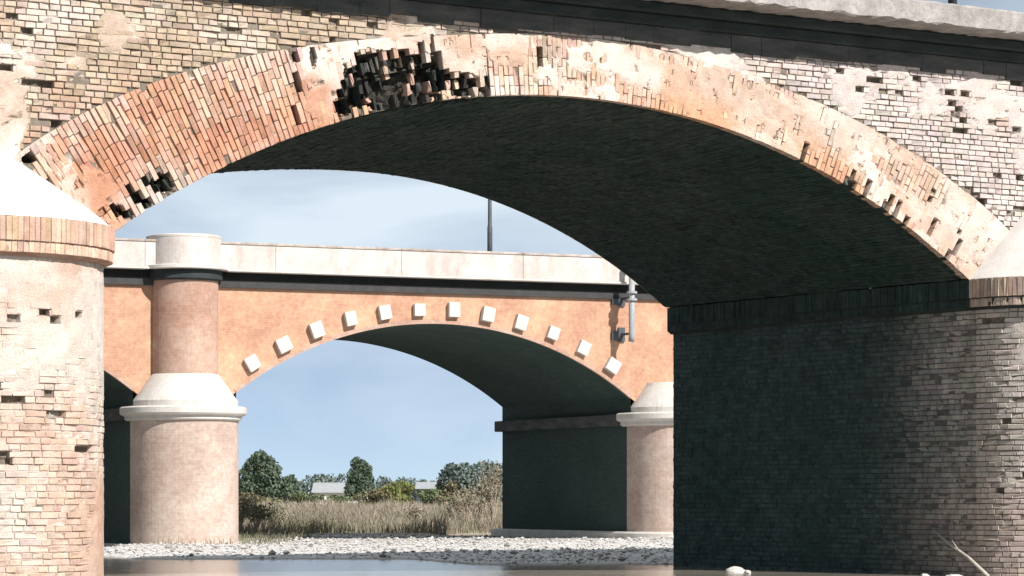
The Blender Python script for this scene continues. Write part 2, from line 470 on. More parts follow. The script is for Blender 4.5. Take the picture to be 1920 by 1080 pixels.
GONE = [(-3.48, 8.2, 1), (-3.38, 7.99, 2), (-3.02, 8.09, 1), (-2.78, 7.99, 2), (-2.32, 8.09, 1), (-3.62, 7.79, 1), (-7.92, 7.8, 1), (-7.67, 7.6, 1), (-7.94, 7.1, 2), (-7.44, 6.9, 2), (-7.18, 6.41, 1), (6.69, 8.06, 1), (6.96, 8.07, 1), (7.69, 8.1, 1), (7.96, 8.09, 1), (7.07, 7.88, 1), (7.32, 7.88, 1), (8.35, 7.95, 1), (8.78, 7.92, 1), (8.47, 7.74, 1), (8.64, 7.72, 1), (8.55, 7.64, 1), (8.69, 7.55, 1), (8.66, 7.35, 1), (9.87, 7.44, 1), (7.93, 7.13, 1), (9.89, 8.2, 1), (9.91, 6.68, 1), (9.46, 6.67, 1), (8.86, 6.4, 1), (9.01, 6.32, 1), (9.13, 6.25, 1), (9.26, 6.19, 1), (8.61, 6.15, 1), (9.49, 6.28, 1), (9.95, 6.18, 1), (9.75, 6.09, 1), (7.38, 7.99, 1), (9.29, 7.52, 1)]
CH = 0.086
gone_boxes = []

def ext_bounds(z):
    """x where the outer edge of the arch ring crosses height z (left, right) or None above it"""
    ths = np.linspace(-RING_L, RING_R, 801); rr = R + thick(ths)
    xs, zs = CX + rr * np.sin(ths), CZ + rr * np.cos(ths)
    ok = np.nonzero(zs > z)[0]
    if len(ok) == 0: return None
    a, b = xs[ok[0]], xs[ok[-1]]
    if z < zs[0]: a = CX - (z - CZ) * math.tan(RING_L)       # the skewbacks the ring rests on
    if z < zs[-1]: b = CX + (z - CZ) * math.tan(RING_R)
    return a, b

# --- spandrel bricks
def wall_colour(x, z, r):
    left = 1 - sstep(-3.5, 1.5, x)
    c = lerp((0.48, 0.42, 0.40), (0.41, 0.325, 0.245), left)
    pk = fbm(x * .9, z * .9, 5) + .25 * sstep(7.4, 6.2, z) * left
    c = lerp(c, (0.44, 0.285, 0.21), np.clip((pk - .55) * 3.0, 0, .75))
    wh = fbm(x * .7 + 9, z * .7, 15)
    c = lerp(c, (0.60, 0.55, 0.51), np.clip((wh - .54) * 4.0, 0, .7))
    return vary(c, r, .075, .022)

spandrel = None
r1 = np.random.default_rng(11)
wall_bricks = []
X0, X1 = -9.6, 12.2
for k in range(int(4.98 / CH), int(8.96 / CH) + 1):
    z0 = k * CH; z1 = z0 + 0.071
    if z0 < 4.95 or z1 > 8.86: continue
    e = ext_bounds(z0)
    spans = [(X0, X1)] if e is None else [(X0, e[0] - .012), (e[1] + .012, X1)]
    for a, b in spans:
        x = a - r1.uniform(0, .16) if a == X0 else a
        first = True
        while x < b - .03:
            L = .142 if r1.random() < .72 else .288
            L *= r1.uniform(.94, 1.06)
            x1 = min(x + L, b)
            if b - x1 < .05: x1 = b
            xm, zm = (x + x1) / 2, (z0 + z1) / 2
            lost = any(abs(xm - gx) < .055 * g + .02 and abs(zm - gz) < .040 for gx, gz, g in GONE) or r1.random() < .004
            if cavity(xm, zm) > .1: lost = True
            if lost: gone_boxes.append((x, x1, z0, z1, -r1.uniform(.05, .14)))
            else:
                d = r1.normal(0, .0045) - (r1.random() < .05) * r1.uniform(.01, .03)
                dz = r1.normal(0, .0018)
                wall_bricks.append((x, x1, z0 + dz, z1 + dz + r1.normal(0, .0015), d, *wall_colour(xm, zm, r1)))
            x = x1 + r1.uniform(.012, .019)
GB = np.array(gone_boxes)

def wall_cover(x, z):
    """mortar face: mostly washed out of the joints, here and there a skin of plaster over the bricks"""
    n = fbm(x * .55 + 3, z * .9 + 1, 21, 5)
    right = sstep(2.0, 6.0, x)
    left = sstep(-2.2, -3.4, x)
    edge = sstep(-7.55, -7.95, x + .5 * (fbm(x * 1.5, z * 1.5, 39) - .5)) * sstep(7.6, 6.9, z)
    d = -.026 + .034 * sstep(.52, .62, n + .02 * right - .21 * left + .36 * edge) + (fbm(x * 6, z * 6, 33, 3) - .5) * .014 - .03 * sstep(.33, .25, fbm(x * 5, z * 9, 37, 3))
    d = d + .05 * sstep(-8.9, -9.6, x) * 0
    d = np.where(cavity(x, z) > 0, -.26 + (fbm(x * 9, z * 9, 45) - .5) * .25, d)
    for x0, x1, z0, z1, dd in GB:
        m = (x > x0 - .02) & (x < x1 + .02) & (z > z0 - .012) & (z < z1 + .012)
        d = np.where(m, np.minimum(d, dd + (fbm(x * 14, z * 14, 49, 2) - .5) * .06), d)
    return d
def mortar_colour(base_fn, lo=-.020, hi=-.006):
    def f(x, z, d):
        n = fbm(x * 2.2, z * 2.2, 61)
        c = lerp((0.15, 0.125, 0.10), (0.22, 0.19, 0.155), n)
        pl = lerp(base_fn(x, z), (0.64, 0.58, 0.53), np.clip((fbm(x * .9, z * .9, 67) - .45) * 4, 0, .8))
        c = lerp(c, (0.045, 0.042, 0.036), sstep(-.13, -.17, d))      # hollow shade in the colour: near black with depth
        return lerp(c, pl, sstep(lo, hi, d))
    return f
def wall_plaster(x, z):
    return lerp((0.47, 0.37, 0.30), (0.51, 0.45, 0.425), sstep(-2, 4, x))
def in_wall(x, z):
    th = np.arctan2(x - CX, z - CZ); rr = np.hypot(x - CX, z - CZ)
    return (rr > R + thick(th) - .07) | (th > RING_R - .004) | (th < -RING_L + .004)
spandrel = grid_surface('spandrel_wall', np.arange(X0, X1 + .01, .045), np.arange(4.93, 8.87, .0285), wall_cover,
                        mortar_colour(wall_plaster), flat_map, M['mortar'], bridge, in_wall)
lay(wall_bricks, flat_map, spandrel, MA, 'brick', 'brick_courses', seed=2)

# --- arch ring
def ring_map(u, w, d):
    th = np.asarray(u) / R; rr = R + np.asarray(w)
    return np.stack([CX + rr * np.sin(th), -np.asarray(d), CZ + rr * np.cos(th)], -1)
def ring_colour(th, w, r=None):
    g = np.degrees(th)
    lft = sstep(-12, -22, g); far = sstep(-34, -38, g)
    c = lerp((0.48, 0.35, 0.28), (0.45, 0.23, 0.15), lft)
    c = lerp(c, (0.52, 0.39, 0.31), far * .7)
    rim = sstep(.55, .08, np.asarray(w)) * (1 - lft)
    c = lerp(c, (0.53, 0.30, 0.18), rim * .85)
    low = sstep(22, 33, g); c = lerp(c, (0.52, 0.40, 0.345), low * .7)
    orp = fbm(np.asarray(th) * 16 + 3, np.asarray(w) * 1.6, 27); c = lerp(c, (0.52, 0.33, 0.235), np.clip((orp - .5) * 3, 0, .5))
    wh = fbm(np.asarray(th) * 11, np.asarray(w) * 1.1 + 7, 25)
    c = lerp(c, (0.58, 0.52, 0.47), np.clip((wh - .5) * 3.2, 0, .8))
    return vary(c, r, .095, .03) if r is not None else c
r2 = np.random.default_rng(12)
ring_bricks = []; ring_gone = []
NROW = int((RING_L + RING_R) * R / .0835)
broken = []
for i in range(NROW):
    uw = (RING_L + RING_R) * R / NROW
    ua = -RING_L * R + i * uw
    th = (ua + uw / 2) / R; T = float(thick(th)); g = math.degrees(th)
    w = max(0.0, (4.95 - CZ) / math.cos(th) - R); half = (i % 2 == 0)
    while w < T - .04:
        L = .14 if half else .285
        half = False
        if r2.random() < .12: L = .14
        w1 = min(w + L * r2.uniform(.95, 1.05), T)
        if T - w1 < .07: w1 = T
        wm = (w + w1) / 2
        x, z = CX + (R + wm) * math.sin(th), CZ + (R + wm) * math.cos(th)
        cv = float(cavity(x, z))
        d = r2.normal(0, .006)
        lost = False
        if cv > 0:
            lost = r2.random() < .30; d = -r2.uniform(.02, .20)
        elif w < .16 and g > 20 and r2.random() < .14 * float(sstep(.4, .62, fbm(g * .35, 1.0, 55))): lost = True
        elif w < .3 and g < -28 and r2.random() < .12: lost = True
        elif w < .14 and r2.random() < .02: lost = True
        elif r2.random() < .003: lost = True
        gap = r2.uniform(.009, .014)
        if lost: ring_gone.append((ua, ua + uw, w, w1))
        elif cv > 0:                      # snapped stubs left standing in the broken patch
            k = r2.uniform(.40, .85); j = r2.uniform(.6, .95)
            c0 = ring_colour(th, wm, r2) if r2.random() < .38 else vary((.045, .048, .044), r2, .3, .05)
            broken.append((ua + gap, ua + gap + (uw - 2 * gap) * j, w + .01, w + .01 + (w1 - w - .02) * k, d, *c0))
        else: ring_bricks.append((ua + gap / 2, ua + uw - gap / 2, w + (.006 if w > 0 else 0), w1 - .006, d - (r2.random() < .06) * r2.uniform(.01, .03), *ring_colour(th, wm, r2)))
        w = w1
RG = np.array(ring_gone)
def ring_cover(u, w):
    th = u / R; g = np.degrees(th)
    n = fbm(u * .8 + 5, w * 1.6, 22, 5)
    bare = sstep(-17, -22, g) * sstep(-35.5, -32, g)
    d = -.026 + .036 * sstep(.28, .50, n - .34 * bare - .08 * sstep(.55, .1, w)) + (fbm(u * 7, w * 7, 34, 3) - .5) * .014 - .035 * sstep(.36, .26, fbm(u * 9, w * 5, 38, 3))
    x, z = CX + (R + w) * np.sin(th), CZ + (R + w) * np.cos(th)
    d = np.where(cavity(x, z) > 0, -.26 + (fbm(u * 9, w * 9, 46) - .5) * .25, d)
    for a, b, c, e in RG:
        d = np.where((u > a - .008) & (u < b + .008) & (w > c - .01) & (w < e + .01), np.minimum(d, -.15), d)
    return d
def ring_plaster(u, w): return ring_colour(u / R, w)
ring = grid_surface('arch_ring', np.linspace(-RING_L * R, RING_R * R, 740), np.linspace(0.004, 1.0, 48),
                    lambda u, w: ring_cover(u, w * thick(u / R)), lambda u, w, d: mortar_colour(ring_plaster)(u, w * thick(u / R), d),
                    lambda u, w, d: ring_map(u, w * thick(u / R), d), M['mortar'], bridge,
                    lambda u, w: CZ + (R + w * thick(u / R)) * np.cos(u / R) > 4.925)
lay(broken, ring_map, ring, MA, 'brick_stub', 'broken_bricks', depth=.30, n_single=0, jit=.017, ch=.016, seed=8)
lay(ring_bricks, ring_map, ring, MA, 'voussoir_brick', 'voussoir_brick_courses', depth=.13, seed=3)

# --- vault under the arch
def vault_map(u, w, d):
    th = np.asarray(u) / R; d = np.asarray(d); w = np.asarray(w)
    ph = th / CROSS * FAR_C; k = np.where(ph < 0, FAR_S, 1.0); t = np.clip(w / DEPTH, 0, 1)
    x = (CX + (R - d) * np.sin(th)) * (1 - t) + (FAR_X + (FAR_R - d) * np.sin(ph) * k) * t
    z = (CZ + (R - d) * np.cos(th)) * (1 - t) + (FAR_Z + (FAR_R - d) * np.cos(ph)) * t
    return np.stack([x, w, z], -1)
def far_z(x):
    dx = (x - FAR_X) / (FAR_S if x < FAR_X else 1.0)
    return FAR_Z + math.sqrt(max(FAR_R ** 2 - dx * dx, 0)) if abs(dx) < FAR_R * math.sin(FAR_C) else 4.94
r3 = np.random.default_rng(13)
vb = []
nrow = int(2 * CROSS * R / .0845)
for i in range(nrow):
    ua = -CROSS * R + i * 2 * CROSS * R / nrow; uw = 2 * CROSS * R / nrow; th = (ua + uw / 2) / R
    y = .13 if i % 2 else .26
    while y < DEPTH:
        L = .285 * r3.uniform(.96, 1.04); y1 = min(y + L, DEPTH)
        x, z = CX + (R + .1) * math.sin(th), CZ + (R + .1) * math.cos(th)
        if not (r3.random() < .03 or (y < .5 and cavity(x, z) > 0)):
            c = lerp((.030, .054, .050), (.062, .084, .078), float(fbm(ua * .5, y * .5, 71)))  # dark teal of the vault's shade, set as brick colour
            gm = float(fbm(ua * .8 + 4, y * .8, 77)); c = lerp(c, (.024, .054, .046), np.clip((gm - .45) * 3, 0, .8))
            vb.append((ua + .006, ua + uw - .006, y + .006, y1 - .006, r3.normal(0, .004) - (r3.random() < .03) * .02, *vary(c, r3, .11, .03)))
        y = y1
def vault_cover(u, w):
    th = u / R
    x, z = CX + (R + .1) * np.sin(th), CZ + (R + .1) * np.cos(th)
    d = -.011 + (fbm(u * 3, w * 3, 51) - .5) * .016
    return np.where((w < .55) & (cavity(x, z) > 0), -.5, d)
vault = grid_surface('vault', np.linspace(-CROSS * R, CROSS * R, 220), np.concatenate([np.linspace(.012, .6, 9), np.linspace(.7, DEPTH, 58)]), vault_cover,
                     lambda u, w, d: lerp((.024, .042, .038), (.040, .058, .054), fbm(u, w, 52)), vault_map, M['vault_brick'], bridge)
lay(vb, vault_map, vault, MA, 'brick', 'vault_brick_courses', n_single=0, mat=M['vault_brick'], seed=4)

# --- piers
LOSTL = [(94.0, 3.74), (103.0, 3.75), (88, 3.67), (97, 3.66), (106, 3.67), (123, 3.74), (116, 3.56), (123.5, 3.53), (91, 4.13), (110, 4.02), (107.5, 2.9), (103, 2.7), (87, 2.6), (126, 2.7), (91, 2.52), (94, 2.5), (116, 2.51), (109, 2.43), (102.5, 2.17), (122, 2.17), (121, 1.98), (126.5, 1.98), (82, 1.96), (86, 1.88), (112, 1.89), (107.5, .96), (79, .8)]
LOSTR = [(8, 4.27), (13, 4.27), (28, 1.78), (33, 1.78), (20, 2.6), (16, 1.5)]
Z_IMP = 4.48
def nose_map(xc, rad):
    def f(u, w, d):
        a = np.asarray(u) / rad; rr = rad + np.asarray(d)
        return np.stack([xc - rr * np.cos(a), -rr * np.sin(a), np.asarray(w)], -1)
    return f
def flank_map(xf):
    def f(u, w, d): return np.stack([xf - np.asarray(d), np.asarray(u), np.asarray(w)], -1)
    return f
def pier_colour(side):
    def f(a, z, r=None):
        n = fbm(np.asarray(a) * 1.1 + side * 9, np.asarray(z) * .9, 81)
        if side < 0:
            c = lerp((0.50, 0.36, 0.285), (0.55, 0.48, 0.425), sstep(1.2, 3.0, z))
            c = lerp(c, (0.51, 0.31, 0.23), np.clip((n - .56) * 3.5, 0, .6))
            c = lerp(c, (0.61, 0.57, 0.52), np.clip((fbm(np.asarray(a) * .8, np.asarray(z) * .8, 83) - .5) * 3.5, 0, .7))
        else:
            c = lerp((0.55, 0.45, 0.40), (0.56, 0.51, 0.47), sstep(1.0, 2.0, z))
            c = lerp(c, (0.42, 0.37, 0.33), np.clip((n - .5) * 3.5, 0, .6))
        return vary(c, r, .07, .02) if r is not None else c
    return f
def build_pier(xc, side, lost):
    col = pier_colour(side)
    pier = MB(); pier.box(xc - NR + .2, xc + NR - .2, .0, DEPTH - .05, -1.2, Z_IMP)
    if side < 0: pier.box(xc + NR - .25, xc + NR, .01, DEPTH, -1.2, Z_IMP - .01)
    pier.box(xc - NR, xc - NR + .25, .01, DEPTH, -1.2, Z_IMP - .01) if side > 0 and False else None
    po = pier.build('pier', M['b_pier'], bridge)
    tag(po, 'pale round nosed pier at the left edge' if side < 0 else 'right pier with long dark flank under the arch')
    r = np.random.default_rng(31 + side)
    nm = nose_map(xc, NR)
    bricks = []; gone = []
    for k in range(int(-.45 / CH), int(Z_IMP / CH)):
        z0 = k * CH + .004; z1 = z0 + .071; u = -r.uniform(0, .14)
        while u < math.pi * NR:
            L = (.142 if r.random() < .6 else .288) * r.uniform(.95, 1.05); u1 = min(u + L, math.pi * NR)
            um, zm = (u + u1) / 2, (z0 + z1) / 2
            if any(abs(um - math.radians(a) * NR) < .062 and abs(zm - zz) < .040 for a, zz in lost) or r.random() < .003: gone.append((u, u1, z0, z1, -r.uniform(.04, .12)))
            elif u1 - u > .03: bricks.append((max(u, 0), u1, z0 + r.normal(0, .0018), z1 + r.normal(0, .0018), r.normal(0, .004) - (r.random() < .04) * .015, *col(um, zm, r)))
            u = u1 + r.uniform(.011, .017)
    G = np.array(gone)
    def cover(u, z):
        n = fbm(u * .6 + 2 * side, z * .8, 23, 5)
        d = (-.012 if side < 0 else -.022) + .020 * sstep(.42, .62, n + (-.01 if side < 0 else -.14)) + (fbm(u * 6, z * 6, 35, 3) - .5) * .014
        for a, b, c, e, dd in G: d = np.where((u > a - .012) & (u < b + .012) & (z > c - .012) & (z < e + .012), dd + (fbm(u * 14, z * 14, 48, 2) - .5) * .06, d)
        return d
    nose = grid_surface('pier_nose', np.linspace(0, math.pi * NR, 150), np.arange(-.5, Z_IMP + .01, .0285), cover, mortar_colour(lambda u, z: col(u, z), -.016, -.004) if side > 0 else mortar_colour(lambda u, z: col(u, z), -.022, -.008), nm, M['mortar'], bridge)
    lay(bricks, nm, nose, MA, 'pier_brick', 'pier_brick_courses', n_single=(300 if side < 0 else 0), seed=41 + side,
        allow=(lambda px, py: px < 195))
    if side > 0:
        nose_light = lambda a, z: sstep(3.4, -.2, np.asarray(a) + 1.0 * (fbm(np.asarray(a) * .9, np.asarray(z) * .9, 79) - .5)) ** 1.7 * .85   # light painted in: flank colours brighten towards the nose
        fm = flank_map(xc - NR); fb = []
        for k in range(int(-.45 / CH), int(Z_IMP / CH)):
            z0 = k * CH + .004; z1 = z0 + .071; u = r.uniform(-.1, 0)
            while u < DEPTH:
                L = (.142 if r.random() < .5 else .288) * r.uniform(.95, 1.05); u1 = min(u + L, DEPTH)
                um = (u + u1) / 2
                c = lerp((.038, .066, .066), (.074, .104, .105), float(fbm(um * .5, z0 * .5, 72)))  # flank shade painted into the brick colours
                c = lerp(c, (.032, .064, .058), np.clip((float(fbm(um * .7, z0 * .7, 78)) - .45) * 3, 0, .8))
                c = lerp(c, col(um, z0), nose_light(um, z0))
                if r.random() > .02 and u1 - u > .03: fb.append((max(u, 0), u1, z0, z1, r.normal(0, .003) - (r.random() < .03) * .015, *vary(c, r, .10, .03)))
                u = u1 + r.uniform(.011, .017)
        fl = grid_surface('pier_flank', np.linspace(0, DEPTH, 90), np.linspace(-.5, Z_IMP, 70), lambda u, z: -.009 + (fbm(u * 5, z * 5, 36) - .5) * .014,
                          lambda u, z, d: lerp(lerp((.028, .050, .049), (.050, .076, .075), fbm(u, z, 53)), (.20, .18, .16), nose_light(u, z)), fm, M['vault_brick'], bridge)
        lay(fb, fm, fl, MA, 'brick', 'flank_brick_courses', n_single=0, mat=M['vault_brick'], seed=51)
    # band of upright bricks round the top of the pier
    base = (0.52, 0.35, 0.27) if side < 0 else (0.42, 0.33, 0.27)
    pr = .15
    band = MB(); band.stadium(xc, [(NR + .04, 4.44), (NR + pr - .03, 4.50), (NR + pr - .03, 4.93)], DEPTH + .02)
    bo = band.build('impost_band', M['shade_stone'] if side > 0 else M['b_column'], bridge)  # right band's core takes the painted shade tone
    bm = nose_map(xc, NR + pr); bb = []
    tot = math.pi * (NR + pr); n = int(tot / .078)
    for i in range(n):
        a, b = i * tot / n, (i + 1) * tot / n
        bb.append((a + .003, b - .003, 4.632, 4.935, r.normal(0, .004), *vary(base, r, .12, .04)))
        bb.append((a + .003, b - .003, 4.485, 4.612, r.normal(0, .003) - .02, *vary(np.array(base) * 1.12, r, .12, .04)))
    lay(bb, bm, bo, MA, 'band_brick', 'band_brick_courses', depth=.06, n_single=(300 if side < 0 else 0), seed=61 + side, allow=(lambda px, py: px < 220))
    if side > 0:
        fm2 = flank_map(xc - NR - pr); bb = []
        for i in range(int(DEPTH / .078)):
            c = vary((.036, .062, .058), r, .12, .03)  # flank band bricks coloured with the flank's shade
            bb.append((i * .078 + .003, i * .078 + .075, 4.632, 4.935, r.normal(0, .006), *c))
            bb.append((i * .078 + .003, i * .078 + .075, 4.485, 4.612, -.02, *c))
        lay(bb, fm2, bo, MA, 'band_brick', 'flank_band_brick_courses', depth=.06, n_single=0, mat=M['vault_brick'], seed=63)
    # rendered half cone on the nose
    seg = 40; rows = 12; V = []; F = []
    for j in range(rows + 1):
        t = j / rows; rad = (NR + pr - .02) * (1 - t) + .03 * t; z = 4.94 + (1.30 if side < 0 else 1.75) * (t ** .93)
        for k in range(seg + 1):
            a = math.pi * k / seg
            q = rad * (1 + .012 * (float(vnoise(k * .7, j * .9, 9)) - .5))
            V.append((xc - q * math.cos(a), -q * math.sin(a) + .002, z))
    for j in range(rows):
        for k in range(seg):
            b = j * (seg + 1) + k; F.append((b, b + 1, b + seg + 2, b + seg + 1))
    mesh_obj('cutwater_cap', V, F, M['cap'], bridge, smooth=True)
build_pier(PCL, -1, LOSTL)
build_pier(PCR, 1, LOSTR)

# --- the deck edge: corbelled course coloured as shade, concrete slab edge, far wall, road
XA, XB = -24.0, 27.0
def shade_frieze():
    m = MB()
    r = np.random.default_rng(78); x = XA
    while x < XB:                      # stones of uneven height, darkened to paint the slab's cast shadow
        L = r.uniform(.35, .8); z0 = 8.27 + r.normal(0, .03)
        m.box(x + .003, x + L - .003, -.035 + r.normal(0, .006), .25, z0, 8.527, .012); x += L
    m.build('shade_frieze', M['shade_grey'], bridge); m = MB()
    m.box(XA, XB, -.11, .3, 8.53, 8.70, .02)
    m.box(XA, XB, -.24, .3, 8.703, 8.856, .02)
    return m.build('shade_corbel_course', M['shade_stone'], bridge)  # corbels carry the slab's shade in their colour
shade_frieze()
def slab():
    xs = np.arange(XA, XB + .01, .12); prof = [(.25, 8.86), (-.80, 8.86), (-.84, 8.88), (-.84, 9.18), (-.81, 9.21), (-.30, 9.22)]
    V = []; r = np.random.default_rng(77); F = []
    for i, x in enumerate(xs):
        for j, (y, z) in enumerate(prof):
            a = .012 if j in (1, 2) else .006
            V.append((x, y + r.normal(0, a), z + r.normal(0, a) + (.012 * (float(vnoise(x * 4.3, 1, 4)) - .5) if j in (1, 2) else 0)))
    n = len(prof)
    for i in range(len(xs) - 1):
        for j in range(n - 1): F.append((i * n + j, i * n + n + j, i * n + n + j + 1, i * n + j + 1))
    return mesh_obj('concrete_edge', V, F, M['concrete'], bridge)
slab()
mb = MB(); mb.box(XA, XB, -.30, DEPTH + .30, 8.95, 9.20); mb.build('road_deck', M['asphalt'], bridge)
mb = MB(); mb.box(XA, XB, DEPTH + .05, DEPTH + .75, 8.86, 9.21, .02); mb.build('concrete_edge', M['concrete'], bridge)
# plain masonry beyond what is laid brick by brick: side bays, back wall
M['a_plain'] = mat_fine_brick('weathered_brickwork', (0.56, 0.43, 0.32), (0.62, 0.48, 0.37), (0.34, 0.29, 0.24), (0.66, 0.56, 0.47), 'X')
def bay_wall(name, xs, y, zt, circles, rad, zsp, mat, parent, flip=False, zfun=None):
    V = []; F = []
    for x in xs:
        zb = zsp
        for cx, cz in circles:
            if abs(x - cx) < rad:
                zz = cz + math.sqrt(rad * rad - (x - cx) ** 2)
                if zz > zsp: zb = zz
        if zfun is not None and abs(x - CX) < 8.6: zb = zfun(x)
        V += [(x, y, zb), (x, y, zt)]
    for i in range(len(xs) - 1):
        q = (2 * i, 2 * i + 2, 2 * i + 3, 2 * i + 1); F.append(q[::-1] if flip else q)
    return mesh_obj(name, V, F, mat, parent)
circ = [(CX - PERIOD, CZ), (CX, CZ), (CX + PERIOD, CZ)]
bay_wall('side_bay_wall', np.arange(XA, X0 + .001, .1), .0, 8.87, circ, R, 4.94, M['a_plain'], bridge)
bay_wall('side_bay_wall', np.arange(X1, XB, .1), .0, 8.87, circ, R, 4.94, M['a_plain'], bridge)
bay_wall('back_wall', np.arange(XA, XB, .1), DEPTH + .004, 8.87, circ, R, 4.94, M['a_plain'], bridge, True, far_z)
def plain_vault(cx, cz, rad, half, depth, mat, parent, zdown, n=40):
    V = []; F = []
    pts = [(cx - rad * math.sin(half), zdown)] + [(cx + rad * math.sin(a), cz + rad * math.cos(a)) for a in np.linspace(-half, half, n)] + [(cx + rad * math.sin(half), zdown)]
    for x, z in pts: V += [(x, .003, z), (x, depth, z)]
    for i in range(len(pts) - 1): F.append((2 * i, 2 * i + 1, 2 * i + 3, 2 * i + 2))
    return mesh_obj('vault', V, F, mat, parent, smooth=False)
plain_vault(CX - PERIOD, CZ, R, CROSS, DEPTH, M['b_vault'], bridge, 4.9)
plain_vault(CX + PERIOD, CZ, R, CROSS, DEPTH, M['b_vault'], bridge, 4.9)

# ================================================================== THE ORANGE BRICK BRIDGE (behind)
B_ANG = math.atan2(0.40240145, 0.91546331)
bb_ = empty('orange_bridge', (0, 83.0, 0), B_ANG)
tag(bb_, 'orange brick bridge behind with white stone blocks round its arch and a pale parapet', 'bridge')
BX, BZ, BR, BD = -2.19, -3.49, 9.68, 9.1
BNR = 1.42
BL, BRX = -8.06, 3.67
BPL, BPR = BL - BNR, BRX + BNR
BPER = BPR - BPL
bcirc = [(BX + k * BPER, BZ) for k in (-2, -1, 0, 1, 2)]
BXA, BXB = -36.0, 32.0
bay_wall('spandrel_wall', np.arange(BXA, BXB, .06), 0.0, 7.30, bcirc, BR, 3.75, M['b_wall'], bb_)
bay_wall('back_wall', np.arange(BXA, BXB, .1), BD, 7.30, bcirc, BR, 3.75, M['b_wall'], bb_, True)
bhalf = math.asin((BRX - BX) / BR)
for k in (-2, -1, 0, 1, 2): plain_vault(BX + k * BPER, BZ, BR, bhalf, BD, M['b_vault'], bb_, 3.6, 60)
# narrow pale lip along the arch edge
for k in (-1, 0, 1):
    m = MB(); n = 60
    for i in range(n):
        a0, a1 = -bhalf + 2 * bhalf * i / n, -bhalf + 2 * bhalf * (i + 1) / n
        v = []
        for rr in (BR - .012, BR + .10):
            for y in (-.02, .08):
                for a in (a0, a1): v.append((BX + k * BPER + rr * math.sin(a), y, BZ + rr * math.cos(a)))
        m.add(v, [(0, 1, 5, 4), (0, 2, 3, 1), (4, 5, 7, 6)])
    m.build('arch_lip', M['b_column'], bb_)
# white blocks
blk = MB(); blk.box(-.175, .175, -.17, .05, -.19, .19, .012)
blk_me = blk.build('stone_block', M['b_stone'], bb_)
blk_mesh = blk_me.data
first = True
for k in (-1, 0, 1):
    for i in range(11 if k < 0 else 12):
        a = math.radians(-32.6 + 5.82 * i)
        o = blk_me if first else bpy.data.objects.new('stone_block', blk_mesh)
        if not first: link(o, bb_)
        first = False
        o.location = (BX + k * BPER + (BR + .39) * math.sin(a), 0, BZ + (BR + .39) * math.cos(a)); o.rotation_euler = (0, a, 0)
        o.scale = (random.uniform(.86, 1.10), random.uniform(.85, 1.1), random.uniform(.88, 1.10)); o.rotation_euler.y += random.uniform(-.05, .05)
        o.location.z += random.uniform(-.03, .03)
# piers with their stone imposts, caps and half columns
for k in (-1, 0, 1, 2):
    xc = BPL + k * BPER
    base = .44 if k == 1 else .17
    m = MB(); m.stadium(xc, [(BNR, -1.0), (BNR, 3.46)], .25, 40); m.build('pier', M['b_pier'], bb_)
    m = MB(); m.box(xc - BNR + .004, xc + BNR - .004, .12, BD, -1.0, 3.46); tag(m.build('pier_flank', M['b_vault'], bb_), 'side of the pier under the arch, coloured as in shade')  # dark colour stands for the shade on this flank
    m = MB(); m.stadium(xc, [(BNR + .30, -1.2), (BNR + .30, base - .05), (BNR + .24, base)], BD + .2, 40); m.build('pier_footing', M['b_stone'], bb_)
    m = MB(); m.box(xc - BNR - .20, xc + BNR + .20, -.0 + .5, BD + .15, 3.445, 3.775, .02); m.build('flank_impost', M['shade_grey'], bb_)  # ledge stone toned down to paint its shade
    m = MB(); m.stadium(xc, [(BNR + .02, 3.42), (BNR + .09, 3.46), (BNR + .09, 3.54), (BNR + .19, 3.58), (BNR + .22, 3.62), (BNR + .22, 3.76), (BNR + .16, 3.80)], .49, 40)
    m.build('impost', M['b_stone'], bb_)
    m = MB(); m.halfround(xc, [(BNR - .01, 3.78), (BNR - .01, 3.95), (.93, 4.62), (.90, 4.66)], 30); m.build('cutwater_cap', M['b_stone'], bb_)
    if k > 0: continue
    m = MB(); m.halfround(xc, [(.89, 4.6), (.89, 7.32)], 30); m.build('half_column', M['b_column'], bb_)
    m = MB(); m.halfround(xc, [(.94, 7.12), (1.0, 7.16), (1.0, 7.40)], 30, .3); m.build('cornice_underside', M['shade_stone'], bb_)  # moulding coloured as the shade beneath the bastion
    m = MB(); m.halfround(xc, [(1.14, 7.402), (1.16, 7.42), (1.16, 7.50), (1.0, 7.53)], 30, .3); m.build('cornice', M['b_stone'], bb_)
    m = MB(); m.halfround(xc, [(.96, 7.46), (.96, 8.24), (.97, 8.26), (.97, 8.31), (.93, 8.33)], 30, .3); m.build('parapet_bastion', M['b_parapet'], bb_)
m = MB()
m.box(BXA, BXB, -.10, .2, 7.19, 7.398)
m.build('cornice_underside', M['shade_stone'], bb_)  # parapet's shade painted into this moulding
m = MB(); m.box(BXA, BXB, -.40, .25, 7.402, 7.46, .012)
m.build('cornice', M['b_stone'], bb_)
x = BXA
while x < BXB - .1:
    L = 3.62; m = MB(); m.box(x, min(x + L - .012, BXB), -.33, .05, 7.463, 8.12, .008); po = m.build('parapet_panel', M['b_parapet'], bb_)
    m = MB(); m.box(x, min(x + L - .012, BXB), -.355, .09, 8.123, 8.19, .01); m.build('coping', M['b_coping'], po)
    x += L
m = MB(); m.box(BXA, BXB, -.1, BD + .1, 7.0, 7.42); m.build('road_deck', M['asphalt'], bb_)
m = MB(); m.box(BXA, BXB, BD - .05, BD + .3, 7.43, 8.18, .01); m.build('parapet_panel', M['b_parapet'], bb_)
